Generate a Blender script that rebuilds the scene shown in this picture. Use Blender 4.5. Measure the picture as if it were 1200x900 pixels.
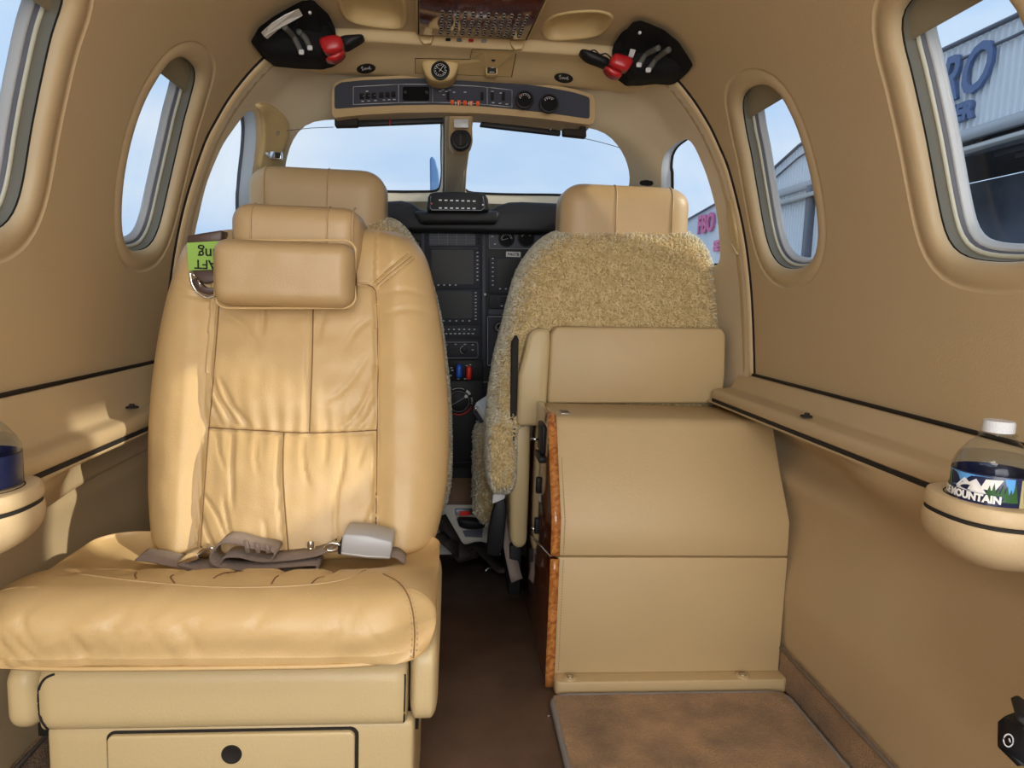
import bpy, bmesh, math, random
from mathutils import Vector, Matrix, noise
from mathutils.bvhtree import BVHTree
from mathutils.geometry import delaunay_2d_cdt
for o in list(bpy.data.objects): bpy.data.objects.remove(o)
random.seed(7)
SC = bpy.context.scene
COL = SC.collection
V = Vector
PI = math.pi
# ---------------------------------------------------------------- camera (origin over the cabin floor, +Y towards the nose)
FPX = 830.0                      # focal length in pixels of the 1200 px frame
CAMZ = 0.75
_yc = V(((530-600)/FPX, (450-347)/FPX, -1)).normalized()
_up = V((math.sin(.024), math.cos(.024), 0))
_zc = (_up - _yc*_up.dot(_yc)).normalized()
_xc = _yc.cross(_zc)
RW = Matrix((_xc, _yc, _zc))     # camera axes -> world
cam_d = bpy.data.cameras.new('camera'); cam = bpy.data.objects.new('camera', cam_d); COL.objects.link(cam)
cam_d.sensor_width = 36; cam_d.lens = 36*FPX/1200; cam_d.clip_start = .02; cam_d.clip_end = 500
cam.matrix_world = Matrix.Translation((0, 0, CAMZ)) @ RW.to_4x4()
SC.camera = cam
# ---------------------------------------------------------------- world, sun, lamps, exposure
SC.view_settings.view_transform = 'Standard'; SC.view_settings.look = 'None'
SC.view_settings.gamma = 1; SC.view_settings.exposure = 0.20
W = bpy.data.worlds.new('world'); SC.world = W; W.use_nodes = True
nt = W.node_tree; nt.nodes.clear()
def wn(t, **k):
    n = nt.nodes.new(t)
    for a, b in k.items(): setattr(n, a, b)
    return n
_o = wn('ShaderNodeOutputWorld'); _b = wn('ShaderNodeBackground'); _tc = wn('ShaderNodeTexCoord')
_mp = wn('ShaderNodeMapping'); _mp.inputs['Scale'].default_value = (1.2, 1.2, 3.5)
_n = wn('ShaderNodeTexNoise'); _n.inputs['Scale'].default_value = 1.6; _n.inputs['Detail'].default_value = 6
_r = wn('ShaderNodeValToRGB'); _r.color_ramp.elements[0].position = .40; _r.color_ramp.elements[1].position = .68
_r.color_ramp.elements[0].color = (.47, .68, .95, 1); _r.color_ramp.elements[1].color = (.80, .88, .97, 1)
nt.links.new(_tc.outputs['Generated'], _mp.inputs['Vector']); nt.links.new(_mp.outputs[0], _n.inputs['Vector'])
nt.links.new(_n.outputs[0], _r.inputs[0]); nt.links.new(_r.outputs[0], _b.inputs[0]); nt.links.new(_b.outputs[0], _o.inputs[0])
_b.inputs[1].default_value = 0.92
def lamp(name, kind, loc, target, energy, color, **k):
    d = bpy.data.lights.new(name, kind); o = bpy.data.objects.new(name, d); COL.objects.link(o)
    o.location = loc; o.rotation_euler = (V(target)-V(loc)).to_track_quat('-Z', 'Y').to_euler()
    d.energy = energy; d.color = color
    for a, b in k.items(): setattr(d, a, b)
    return o
lamp('sun', 'SUN', (1.04, -.30, .50), (0, 0, 0), 2.8, (1, .90, .72), angle=math.radians(1.5))
# added fill lights, unseen behind and above the camera: open aft end, ceiling
lamp('aft_fill', 'AREA', (.05, -.75, .85), (.05, 1.3, .62), 17.0, (1, .97, .93), shape='RECTANGLE', size=1.0, size_y=.75)
lamp('ceiling_fill', 'AREA', (.04, .15, 1.255), (.04, .35, 0), 5.0, (1, .95, .88), shape='RECTANGLE', size=.25, size_y=.6)
# ---------------------------------------------------------------- helpers
def U(px, py, d):
    """point at forward distance d seen at pixel (px, py) of the 1200x900 photograph"""
    r = RW @ V(((px-600)/FPX, (450-py)/FPX, -1))
    return V((0, 0, CAMZ)) + r*(d/r.y)
MATS = {}
def mat(name, col, rough=.5, metal=0, bump=0, bscale=200, var=0, vscale=3, spec=.5, alpha=None, emit=None, coat=0, sheen=0, trans=0, bdist=.002, detail=4, col2=None, wr=0, wscale=14):
    if name in MATS: return MATS[name]
    m = bpy.data.materials.new(name); m.use_nodes = True; t = m.node_tree; p = t.nodes['Principled BSDF']
    p.inputs['Base Color'].default_value = (*col, 1); p.inputs['Roughness'].default_value = rough
    p.inputs['Metallic'].default_value = metal; p.inputs['Specular IOR Level'].default_value = spec
    p.inputs['Coat Weight'].default_value = coat; p.inputs['Sheen Weight'].default_value = sheen
    p.inputs['Coat Roughness'].default_value = .08
    p.inputs['Transmission Weight'].default_value = trans
    tc = t.nodes.new('ShaderNodeTexCoord')
    if alpha is not None: p.inputs['Alpha'].default_value = alpha
    if emit: p.inputs['Emission Color'].default_value = (*emit[:3], 1); p.inputs['Emission Strength'].default_value = emit[3]
    if bump:
        n = t.nodes.new('ShaderNodeTexNoise'); n.inputs['Scale'].default_value = bscale; n.inputs['Detail'].default_value = detail
        b = t.nodes.new('ShaderNodeBump'); b.inputs['Strength'].default_value = bump; b.inputs['Distance'].default_value = bdist
        t.links.new(tc.outputs['Object'], n.inputs['Vector']); t.links.new(n.outputs[0], b.inputs['Height']); t.links.new(b.outputs[0], p.inputs['Normal'])
        if wr:
            n2 = t.nodes.new('ShaderNodeTexNoise'); n2.noise_type = 'RIDGED_MULTIFRACTAL'; n2.inputs['Scale'].default_value = wscale; n2.inputs['Detail'].default_value = 3; n2.inputs['Distortion'].default_value = .6
            b2 = t.nodes.new('ShaderNodeBump'); b2.invert = True; b2.inputs['Strength'].default_value = wr; b2.inputs['Distance'].default_value = .004
            t.links.new(tc.outputs['Object'], n2.inputs['Vector']); t.links.new(n2.outputs[0], b2.inputs['Height']); t.links.new(b2.outputs[0], b.inputs['Normal'])
    if var:
        n = t.nodes.new('ShaderNodeTexNoise'); n.inputs['Scale'].default_value = vscale; n.inputs['Detail'].default_value = 5
        r = t.nodes.new('ShaderNodeValToRGB'); r.color_ramp.elements[0].position = .3; r.color_ramp.elements[1].position = .7
        c2 = col2 or tuple(min(1, c*(1+var)) for c in col)
        r.color_ramp.elements[0].color = (*[c*(1-var) for c in col], 1); r.color_ramp.elements[1].color = (*c2, 1)
        t.links.new(tc.outputs['Object'], n.inputs['Vector']); t.links.new(n.outputs[0], r.inputs[0]); t.links.new(r.outputs[0], p.inputs['Base Color'])
    MATS[name] = m; return m
def glassmat(name, tint=(1,1,1), refl=.06, rough=0.0):
    m = bpy.data.materials.new(name); m.use_nodes = True; t = m.node_tree; t.nodes.clear()
    o = t.nodes.new('ShaderNodeOutputMaterial'); mx = t.nodes.new('ShaderNodeMixShader'); tr = t.nodes.new('ShaderNodeBsdfTransparent')
    g = t.nodes.new('ShaderNodeBsdfGlossy'); fr = t.nodes.new('ShaderNodeLayerWeight'); fr.inputs[0].default_value = .5
    pw = t.nodes.new('ShaderNodeMath'); pw.operation = 'POWER'; pw.inputs[1].default_value = 4; mu = t.nodes.new('ShaderNodeMath'); mu.operation = 'MULTIPLY_ADD'; mu.inputs[1].default_value = refl; mu.inputs[2].default_value = .015
    tr.inputs[0].default_value = (*tint, 1); g.inputs['Roughness'].default_value = rough
    t.links.new(fr.outputs['Facing'], pw.inputs[0]); t.links.new(pw.outputs[0], mu.inputs[0]); t.links.new(mu.outputs[0], mx.inputs[0])
    t.links.new(tr.outputs[0], mx.inputs[1]); t.links.new(g.outputs[0], mx.inputs[2]); t.links.new(mx.outputs[0], o.inputs[0])
    MATS[name] = m; return m
M = {}
M['leather'] = mat('leather', (.60, .415, .195), .42, bump=.2, bscale=420, var=.05, vscale=5, wr=.35)
M['leather2'] = mat('leather_brown', (.50, .345, .175), .42, bump=.2, bscale=420, var=.05, vscale=5, wr=.2)
M['wall'] = mat('vinyl_wall', (.51, .385, .225), .5, bump=.2, bscale=350, var=.05, vscale=2)
M['ceil'] = mat('vinyl_ceiling', (.68, .53, .31), .55, bump=.15, bscale=350, var=.04, vscale=2)
M['rim'] = mat('vinyl_rim', (.52, .375, .20), .45, bump=.15, bscale=350)
M['liner'] = mat('cockpit_liner', (.66, .56, .40), .6, bump=.2, bscale=300, var=.04, vscale=4)
M['plastic'] = mat('cream_plastic', (.60, .45, .22), .5, bump=.12, bscale=300)
M['shell'] = mat('tan_shell', (.58, .45, .24), .45, bump=.2, bscale=260, var=.04, vscale=4)
M['cabinet'] = mat('tan_cabinet_vinyl', (.54, .395, .205), .5, bump=.25, bscale=380, var=.05, vscale=3)
M['gap'] = mat('black_gap', (.012, .009, .007), .8)
M['brown'] = mat('brown_rubber', (.05, .03, .02), .5)
M['black'] = mat('black_plastic', (.012, .012, .014), .5, spec=.25, bump=.1, bscale=300)
M['dark'] = mat('dark_panel', (.032, .035, .046), .55, spec=.25, bump=.1, bscale=400)
M['panelblue'] = mat('slate_panel', (.050, .056, .078), .5, spec=.3)
M['screen'] = mat('dark_screen', (.004, .004, .005), .35, spec=.15)
M['white'] = mat('white_paint', (.75, .75, .74), .5)
M['grey'] = mat('light_grey_plastic', (.45, .46, .48), .35)
M['red'] = mat('red_plastic', (.45, .015, .02), .35)
M['brightred'] = mat('bright_red_plastic', (.8, .02, .01), .35)
M['blue'] = mat('blue_plastic', (.01, .09, .55), .35)
M['orange'] = mat('orange_plastic', (.8, .12, .02), .4)
M['chrome'] = mat('chrome', (.75, .75, .75), .15, metal=1)
M['steel'] = mat('dull_steel', (.45, .44, .42), .35, metal=1)
M['carpet'] = mat('brown_carpet', (.20, .125, .085), .95, bump=.9, bscale=500, var=.25, vscale=6, spec=.1, bdist=.004)
M['mat'] = mat('tan_carpet_pile', (.34, .195, .085), .95, bump=1, bscale=260, var=.40, vscale=13, spec=.1, sheen=.3, bdist=.006)
M['binding'] = mat('grey_binding', (.26, .235, .22), .8, bump=.5, bscale=500)
M['shade'] = mat('window_shade', (.25, .22, .15), .5)
M['reveal'] = mat('grey_reveal', (.15, .14, .105), .4)
M['cream'] = mat('pale_ring', (.58, .58, .47), .4)
M['seal'] = mat('grey_seal', (.11, .12, .15), .5)
M['frame'] = mat('pale_blue_frame', (.50, .54, .58), .3)
M['white_board'] = mat('white_cover', (.55, .52, .46), .5, var=.06)
glassmat('window_glass', (.95, .97, .99), .25)
M['glass'] = MATS['window_glass']
def tag(o, label=None, cat=None, group=None, kind=None):
    if label: o['label'] = label
    if cat: o['category'] = cat
    if group: o['group'] = group
    if kind: o['kind'] = kind
    return o
def empty(name, loc=(0,0,0), label=None, cat=None, group=None, kind=None):
    o = bpy.data.objects.new(name, None); COL.objects.link(o); o.location = loc; o.empty_display_size = .05
    return tag(o, label, cat, group, kind)
def link(name, me, mt, parent=None, smooth=True, label=None, cat=None, group=None, kind=None):
    o = bpy.data.objects.new(name, me); COL.objects.link(o)
    if not isinstance(mt, (list, tuple)): mt = [mt]
    for m in mt: me.materials.append(m)
    if smooth:
        me.polygons.foreach_set('use_smooth', [True]*len(me.polygons))
    if parent is not None:
        o.parent = parent; o.matrix_parent_inverse = Matrix.Translation(-gloc(parent))
    return tag(o, label, cat, group, kind)
def gloc(o): return V(o.location) if o.parent is None else V((0,0,0))
def mesh(name, vs, fs, mt, parent=None, smooth=True, **k):
    me = bpy.data.meshes.new(name); me.from_pydata([tuple(v) for v in vs], [], fs); me.validate(); me.update()
    bm = bmesh.new(); bm.from_mesh(me); bmesh.ops.remove_doubles(bm, verts=bm.verts, dist=1e-6)
    bmesh.ops.recalc_face_normals(bm, faces=bm.faces); bm.to_mesh(me); bm.free()
    return link(name, me, mt, parent, smooth, **k)
def solid(o, t, off=0):
    m = o.modifiers.new('s', 'SOLIDIFY'); m.thickness = t; m.offset = off; return o
def bevel(o, w, seg=2, ang=35):
    m = o.modifiers.new('b', 'BEVEL'); m.width = w; m.segments = seg; m.limit_method = 'ANGLE'; m.angle_limit = math.radians(ang)
    m.harden_normals = False
    return o
def subd(o, n=1):
    m = o.modifiers.new('u', 'SUBSURF'); m.levels = n; m.render_levels = n; return o
def wsharp(o, ang=40):
    me = o.data
    me.set_sharp_from_angle(angle=math.radians(ang)) if hasattr(me, 'set_sharp_from_angle') else None
    return o
def grid(name, F, nu, nv, mt, parent=None, cu=False, cv=False, capv=False, **k):
    vs = []; fs = []
    for i in range(nu+(0 if cu else 1)):
        for j in range(nv+(0 if cv else 1)):
            vs.append(F(i/nu, j/nv))
    W_ = nv+(0 if cv else 1); H_ = nu+(0 if cu else 1)
    for i in range(nu):
        for j in range(nv):
            a = i; b = (i+1) % H_; c = j; d = (j+1) % W_
            fs.append((a*W_+c, b*W_+c, b*W_+d, a*W_+d))
    if capv:
        fs.append(tuple(range(W_))); fs.append(tuple((H_-1)*W_+j for j in range(W_)))
    return mesh(name, vs, fs, mt, parent, **k)
def box(name, lo, hi, mt, parent=None, bw=.004, seg=2, rot=None, **k):
    lo, hi = V(lo), V(hi); c = (lo+hi)/2; h = (hi-lo)/2
    vs = [V((sx*h.x, sy*h.y, sz*h.z)) for sx in (-1,1) for sy in (-1,1) for sz in (-1,1)]
    if rot is not None: vs = [rot @ v for v in vs]
    vs = [v+c for v in vs]
    fs = [(0,1,3,2),(4,6,7,5),(0,4,5,1),(2,3,7,6),(0,2,6,4),(1,5,7,3)]
    o = mesh(name, vs, fs, mt, parent, **k)
    if bw: bevel(o, bw, seg)
    return o
def prism(name, pts, ext, mt, parent=None, bw=0, seg=2, smooth=True, **k):
    pts = [V(p) for p in pts]; n = len(pts); ext = V(ext)
    vs = pts+[p+ext for p in pts]
    fs = [tuple(range(n)), tuple(range(2*n-1, n-1, -1))]+[(i, (i+1) % n, (i+1) % n+n, i+n) for i in range(n)]
    o = mesh(name, vs, fs, mt, parent, smooth=False, **k)
    if bw:
        o.data.polygons.foreach_set('use_smooth', [True]*len(o.data.polygons)); bevel(o, bw, seg)
    return o
def rr(x0, y0, x1, y1, r, n=5):
    """rounded rectangle outline"""
    out = []
    for cx, cy, a0 in ((x1-r, y0+r, -90), (x1-r, y1-r, 0), (x0+r, y1-r, 90), (x0+r, y0+r, 180)):
        for i in range(n+1):
            a = math.radians(a0+90*i/n); out.append((cx+r*math.cos(a), cy+r*math.sin(a)))
    return out
def pp(name, poly, d, depth, mt, parent=None, bw=0, **k):
    """solid whose aft face is the pixel outline at distance d, going depth forward"""
    return prism(name, [U(x, y, d) for x, y in poly], (0, depth, 0), mt, parent, bw, **k)
def cr(pts, n=8, closed=False):
    pts = [V(p) for p in pts]; out = []; N = len(pts)
    rng = range(N if closed else N-1)
    for i in rng:
        if closed: p0, p1, p2, p3 = pts[(i-1) % N], pts[i], pts[(i+1) % N], pts[(i+2) % N]
        else: p0, p1, p2, p3 = pts[max(i-1,0)], pts[i], pts[i+1], pts[min(i+2,N-1)]
        for k in range(n):
            t = k/n
            out.append(.5*((2*p1)+(p2-p0)*t+(2*p0-5*p1+4*p2-p3)*t*t+(3*p1-p0-3*p2+p3)*t**3))
    if not closed: out.append(pts[-1])
    return out
def sweep(name, pts, prof, mt, parent=None, up=(0,0,1), closed=False, twist=None, cap=True, **k):
    """sweep a 2D profile (side, up) along pts"""
    pts = [V(p) for p in pts]; N = len(pts); vs = []; P = len(prof)
    if not isinstance(up, list): up = V(up)
    for i in range(N):
        if closed: t = pts[(i+1) % N]-pts[i-1]
        else: t = pts[min(i+1,N-1)]-pts[max(i-1,0)]
        t.normalize(); u = up[i] if isinstance(up, list) else up
        s = t.cross(u)
        if s.length < 1e-4: s = t.cross(V((1,0,.01)))
        s.normalize(); w = s.cross(t)
        for a, b in prof: vs.append(pts[i]+s*a+w*b)
    fs = []
    for i in range(N if closed else N-1):
        for j in range(P):
            a = i*P+j; b = i*P+(j+1) % P; c = ((i+1) % N)*P+(j+1) % P; d = ((i+1) % N)*P+j
            fs.append((a, b, c, d))
    if not closed and cap: fs += [tuple(range(P)), tuple(range((N-1)*P+P-1, (N-1)*P-1, -1))]
    return mesh(name, vs, fs, mt, parent, **k)
def circ(r, n=10, ry=None): return [(r*math.cos(2*PI*i/n), (ry or r)*math.sin(2*PI*i/n)) for i in range(n)]
def tube(name, pts, r, mt, parent=None, n=10, closed=False, **k): return sweep(name, pts, circ(r, n), mt, parent, closed=closed, **k)
def lathe(name, prof, origin, mt, parent=None, axis=(0,0,1), n=32, **k):
    axis = V(axis).normalized(); q = V((0,0,1)).rotation_difference(axis); origin = V(origin); vs = []; fs = []; P = len(prof)
    for i in range(n):
        a = 2*PI*i/n
        for r, z in prof: vs.append(origin+q @ V((r*math.cos(a), r*math.sin(a), z)))
    for i in range(n):
        for j in range(P-1):
            b = (i+1) % n; fs.append((i*P+j, b*P+j, b*P+j+1, i*P+j+1))
    o = mesh(name, vs, fs, mt, parent, **k)
    wsharp(o, 50); return o
def rbig(name, lo, hi, r, mt, parent=None, n=24, disp=None, rot=None, **k):
    """softly rounded box (dense), optional displacement disp(p, normal)->p"""
    lo, hi = V(lo), V(hi); c = (lo+hi)/2; h = (hi-lo)/2
    if not isinstance(r, (tuple, list)): r = (r, r, r)
    bm = bmesh.new(); bmesh.ops.create_cube(bm, size=2)
    bmesh.ops.subdivide_edges(bm, edges=bm.edges[:], cuts=n, use_grid_fill=True)
    for v in bm.verts:
        p = V((v.co.x*h.x, v.co.y*h.y, v.co.z*h.z))
        # cluster towards the edges
        s = [math.sin(v.co[i]*PI/2) for i in range(3)]
        p = V((s[0]*h.x, s[1]*h.y, s[2]*h.z))
        q = V([max(-(h[i]-r[i]), min(h[i]-r[i], p[i])) for i in range(3)])
        e = V([(p[i]-q[i])/r[i] for i in range(3)])
        nrm = e.normalized() if e.length > 1e-6 else V((0,0,0))
        p2 = q+V([nrm[i]*r[i] for i in range(3)]) if e.length > 1e-6 else p
        if disp: p2 = disp(p2+c, nrm)-c
        if rot is not None: p2 = rot @ p2
        v.co = p2+c
    me = bpy.data.meshes.new(name); bmesh.ops.recalc_face_normals(bm, faces=bm.faces); bm.to_mesh(me); bm.free()
    return link(name, me, mt, parent, **k)
def text(name, s, loc, mt, size=.05, rot=None, xdir=(1,0,0), ydir=(0,0,1), parent=None, ext=.0006, shear=0, align='CENTER', bold=0, sx=1, **k):
    cu = bpy.data.curves.new(name, 'FONT'); cu.body = s; cu.size = size; cu.extrude = ext; cu.align_x = align; cu.align_y = 'CENTER'
    cu.shear = shear; cu.offset = bold; cu.resolution_u = 3
    ob = bpy.data.objects.new(name, cu); COL.objects.link(ob)
    dg = bpy.context.evaluated_depsgraph_get(); me = bpy.data.meshes.new_from_object(ob.evaluated_get(dg))
    bpy.data.objects.remove(ob); bpy.data.curves.remove(cu)
    x = V(xdir).normalized(); y = V(ydir).normalized(); z = x.cross(y)
    for v in me.vertices: v.co = V(loc)+x*v.co.x*sx+y*v.co.y+z*v.co.z
    me.materials.clear()
    return link(name, me, mt, parent, smooth=False, **k)
def sm(a, b, x):
    t = max(0, min(1, (x-a)/(b-a))); return t*t*(3-2*t)
def lerp(a, b, t): return a+(b-a)*t
def interp(tab, x):
    """smooth-ish table interpolation, tab = [(x, y...)]"""
    if x <= tab[0][0]: return tab[0][1:]
    for a, b in zip(tab, tab[1:]):
        if x <= b[0]:
            t = (x-a[0])/(b[0]-a[0]); return tuple(p+(q-p)*t for p, q in zip(a[1:], b[1:]))
    return tab[-1][1:]

class OnObj:
    """places points where the view ray of a pixel meets a mesh"""
    def __init__(s, *obs):
        vs = []; fs = []
        for o in obs:
            k = len(vs); vs += [v.co.copy() for v in o.data.vertices]; fs += [tuple(i+k for i in p.vertices) for p in o.data.polygons]
        s.b = BVHTree.FromPolygons(vs, fs)
    def __call__(s, px, py, lift=0.0):
        d = (U(px, py, 1)-V((0, 0, CAMZ))).normalized(); h = s.b.ray_cast(V((0, 0, CAMZ)), d)
        return None if h[0] is None else h[0]-d*lift
    def line(s, pts, lift=0.0, n=10):
        q = [s(p.x, p.y, lift) for p in cr([(a, b, 0) for a, b in pts], n)]
        return [p for p in q if p is not None]
# ---------------------------------------------------------------- cabin shell
XC = .04                          # cabin centre line
SEAM = .60                       # seam between ledge panel and upper panel
def sec(phi, w, top, zs=.85, n=3.0):
    """point of a cross-section at polar angle phi (0 = top, + = right), radial about (XC, zs)"""
    s, c = math.sin(phi), math.cos(phi); h = top-zs
    r = (abs(s/w)**n+abs(c/h)**n)**(-1/n)
    return r*s, zs+r*c
HALF = [(0, 1.262), (.06, 1.262), (.14, 1.262), (.22, 1.2615), (.29, 1.258), (.345, 1.248), (.395, 1.226), (.440, 1.186), (.485, 1.130), (.515, 1.08), (.540, 1.03), (.577, .92), (.600, .82), (.615, .72), (.628, SEAM), (.632, .55)]
_h = [(p.x, p.y) for p in cr([(x, z, 0) for x, z in HALF], 10)]
TAB = []; _L = 0
for i_, q_ in enumerate(_h):
    if i_: _L += math.hypot(q_[0]-_h[i_-1][0], q_[1]-_h[i_-1][1])
    TAB.append((_L, *q_))
def t_of_z(z):
    if z > 1.255: z = 1.255
    for p, q in zip(TAB, TAB[1:]):
        if q[2] <= z and p[2] > z: return p[0]+(q[0]-p[0])*(p[2]-z)/((p[2]-q[2]) or 1)
    return TAB[-1][0]
TL = t_of_z(SEAM)
def CAB(y, t, n=0.0):
    """cabin inner surface: y forward, t arc length from the top centre (+ right), n outward offset"""
    a = abs(t); e = .004
    x, z = interp(TAB, a); x2, z2 = interp(TAB, min(a+e, TL)); x1, z1 = interp(TAB, max(a-e, 0))
    tx, tz = x2-x1, z2-z1; l = math.hypot(tx, tz) or 1; nx, nz = -tz/l, tx/l
    x += nx*n; z += nz*n
    return V((XC+math.copysign(x, t), y, z))
def t_of_z(z):
    for p, q in zip(TAB, TAB[1:]):
        if q[2] <= z: return p[0]+(q[0]-p[0])*(p[2]-z)/((p[2]-q[2]) or 1)
    return TL
def holes_mesh(name, F, rect, step, loops, mt, parent=None, mark=None, **k):
    """surface F(a, b) over rect with the closed loops cut out"""
    a0, b0, a1, b1 = rect; vs = []; ed = []
    def inside(p, L):
        c = False; x, y = p
        for i in range(len(L)):
            (x1, y1), (x2, y2) = L[i], L[i-1]
            if (y1 > y) != (y2 > y) and x < (x2-x1)*(y-y1)/(y2-y1)+x1: c = not c
        return c
    na = max(1, round((a1-a0)/step)); nb = max(1, round((b1-b0)/step))
    def near(p):
        return any(math.hypot(p[0]-q[0], p[1]-q[1]) < step*.45 for L in loops for q in L)
    for i in range(na+1):
        for j in range(nb+1):
            p = (lerp(a0, a1, i/na), lerp(b0, b1, j/nb)); edge = i in (0, na) or j in (0, nb)
            if not edge and (near(p) or any(inside(p, L) for L in loops)): continue
            vs.append(p)
    for L in loops:
        s = len(vs); vs += L; ed += [(s+i, s+(i+1) % len(L)) for i in range(len(L))]
    r = delaunay_2d_cdt([V(p) for p in vs], ed, [], 0, 1e-6)
    pv, fc = r[0], r[2]; keep = []
    for f in fc:
        c = (sum(pv[i].x for i in f)/len(f), sum(pv[i].y for i in f)/len(f))
        if not any(inside(c, L) for L in loops): keep.append(tuple(f))
    return mesh(name, [F(p.x, p.y) for p in pv], keep, mt, parent, **k)
def resample(P, n):
    L = [0]
    for i in range(len(P)): L.append(L[-1]+math.dist(P[i], P[(i+1) % len(P)]))
    out = []; j = 0
    for k in range(n):
        t = L[-1]*k/n
        while L[j+1] < t: j += 1
        f = (t-L[j])/((L[j+1]-L[j]) or 1); a_, b_ = P[j], P[(j+1) % len(P)]
        out.append((lerp(a_[0], b_[0], f), lerp(a_[1], b_[1], f)))
    return out
def offset_loop(P, off, passes=3):
    n = len(P); ar = sum(P[i-1][0]*P[i][1]-P[i][0]*P[i-1][1] for i in range(n)); sg = 1 if ar > 0 else -1; N = []
    for i in range(n):
        dx, dy = P[(i+1) % n][0]-P[i-1][0], P[(i+1) % n][1]-P[i-1][1]; l = math.hypot(dx, dy) or 1; N.append((sg*dy/l, -sg*dx/l))
    for _ in range(passes): N = [((N[i-1][0]+N[i][0]*2+N[(i+1) % n][0])/4, (N[i-1][1]+N[i][1]*2+N[(i+1) % n][1])/4) for i in range(n)]
    return [(p[0]+m[0]*off, p[1]+m[1]*off) for p, m in zip(P, N)]
def cab_px(px, py):
    """(y, t) where the view ray of a pixel meets the cabin section"""
    d = U(px, py, 1)-V((0, 0, CAMZ)); s = 1 if d.x > 0 else -1; ox, oz = -XC*s, CAMZ; dx, dz = d.x*s, d.z
    for p, q in zip(TAB, TAB[1:]):
        ex, ez = q[1]-p[1], q[2]-p[2]; den = dx*ez-dz*ex
        if abs(den) < 1e-12: continue
        lam = ((p[1]-ox)*ez-(p[2]-oz)*ex)/den; mu = ((p[1]-ox)*dz-(p[2]-oz)*dx)/den
        if lam > 0 and -1e-6 <= mu <= 1+1e-6: return (lam, s*(p[0]+(q[0]-p[0])*mu))
    return None
def px_loop(poly, n=64):
    q = [(p.x, p.y) for p in cr([(x, y, 0) for x, y in poly], 6, True)]
    L = [cab_px(*p) for p in q]
    if None in L: print('MISS window', sum(1 for l in L if l is None))
    L = resample([l for l in L if l], n)
    for _ in range(2): L = [((L[i-1][0]+2*L[i][0]+L[(i+1) % n][0])/4, (L[i-1][1]+2*L[i][1]+L[(i+1) % n][1])/4) for i in range(n)]
    return L
Y0, YA = -.55, 1.50               # aft edge, arch
WR1 = px_loop([(862, 130), (864, 116), (876, 105), (893, 101), (909, 108), (926, 138), (940, 178), (950, 220), (956, 262), (955, 292), (945, 310), (925, 317), (908, 314), (896, 300), (888, 275), (880, 230), (872, 185), (865, 150)])
WR2 = px_loop([(1043, 40), (1046, 18), (1062, 0), (1095, -16), (1135, -14), (1175, -4), (1200, 50), (1222, 130), (1234, 210), (1234, 265), (1222, 298), (1190, 309), (1145, 309), (1114, 302), (1097, 283), (1086, 240), (1071, 160), (1056, 95)])
WL1 = px_loop([(238, 98), (236, 84), (226, 74), (213, 68), (200, 74), (184, 98), (168, 130), (156, 168), (148, 210), (145, 250), (147, 280), (156, 294), (173, 296), (187, 288), (197, 265), (207, 222), (218, 175), (229, 130)])
WL2 = px_loop([(90, 0), (76, 45), (62, 105), (51, 160), (43, 210), (35, 243), (22, 266), (2, 276), (-32, 277), (-52, 262), (-57, 225), (-50, 150), (-32, 70), (-8, 5), (18, -25), (50, -32), (80, -25)])
print('WR1', [tuple(round(c, 2) for c in q) for q in WR1[::8]]); print('WL1', [tuple(round(c, 2) for c in q) for q in WL1[::8]])
WINS = [('window_1', -1, WL1), ('window_2', 1, WR1), ('window_3', -1, WL2), ('window_4', 1, WR2)]
for nm_, s_, src, dy_ in (('window_5', -1, WL2, -.50), ('window_6', 1, WR2, -.50)): WINS.append((nm_, s_, [(a+dy_, b) for a, b in src]))
SHADE = .13
TC = .30                          # ceiling half-width in arc length
wallR = empty('wall_right', (XC+.6, .5, .6), kind='structure', label='right cabin wall of tan vinyl panels with a narrow ledge')
wallL = empty('wall_left', (XC-.6, .5, .6), kind='structure', label='left cabin wall of tan vinyl panels with a narrow ledge')
GR = .036                         # width of the moulded border round each window
for side, wall in ((1, wallR), (-1, wallL)):
    loops = [offset_loop(L, GR) for (_, s, L) in WINS if s == side]
    rect = (Y0, TC, YA, TL) if side > 0 else (Y0, -TL, YA, -TC)
    holes_mesh('upper_panel', lambda a, b: CAB(a, b), rect, .02, loops, M['wall'], wall)
REC_R = px_loop([(637, 32), (650, 18), (680, 13), (705, 13), (717, 18), (714, 28), (700, 41), (672, 45), (644, 46), (637, 40)], 40)
REC_L = px_loop([(398, 3), (395, -12), (404, -22), (440, -20), (466, -10), (475, 8), (474, 30), (463, 33), (428, 29), (406, 22)], 40)
YC = 1.50                         # the centre headliner reaches on over the cockpit
ceil = holes_mesh('ceiling', lambda a, b: CAB(a, b), (Y0, -TC, YC, TC), .02, [offset_loop(REC_R, .004), offset_loop(REC_L, .004)], M['wall'], kind='structure')
def ringloft(name, loop_fn, rows, mt, parent, cap=False):
    """rows of (offset, outward depth)"""
    vs = []; N = None
    for off, dep in rows:
        L = loop_fn(off); N = len(L)
        vs += [CAB(a, b, dep) for a, b in L]
    fs = [(i*N+j, i*N+(j+1) % N, (i+1)*N+(j+1) % N, (i+1)*N+j) for i in range(len(rows)-1) for j in range(N)]
    if cap: fs.append(tuple((len(rows)-1)*N+j for j in range(N)))
    return mesh(name, vs, fs, mt, parent)
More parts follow.
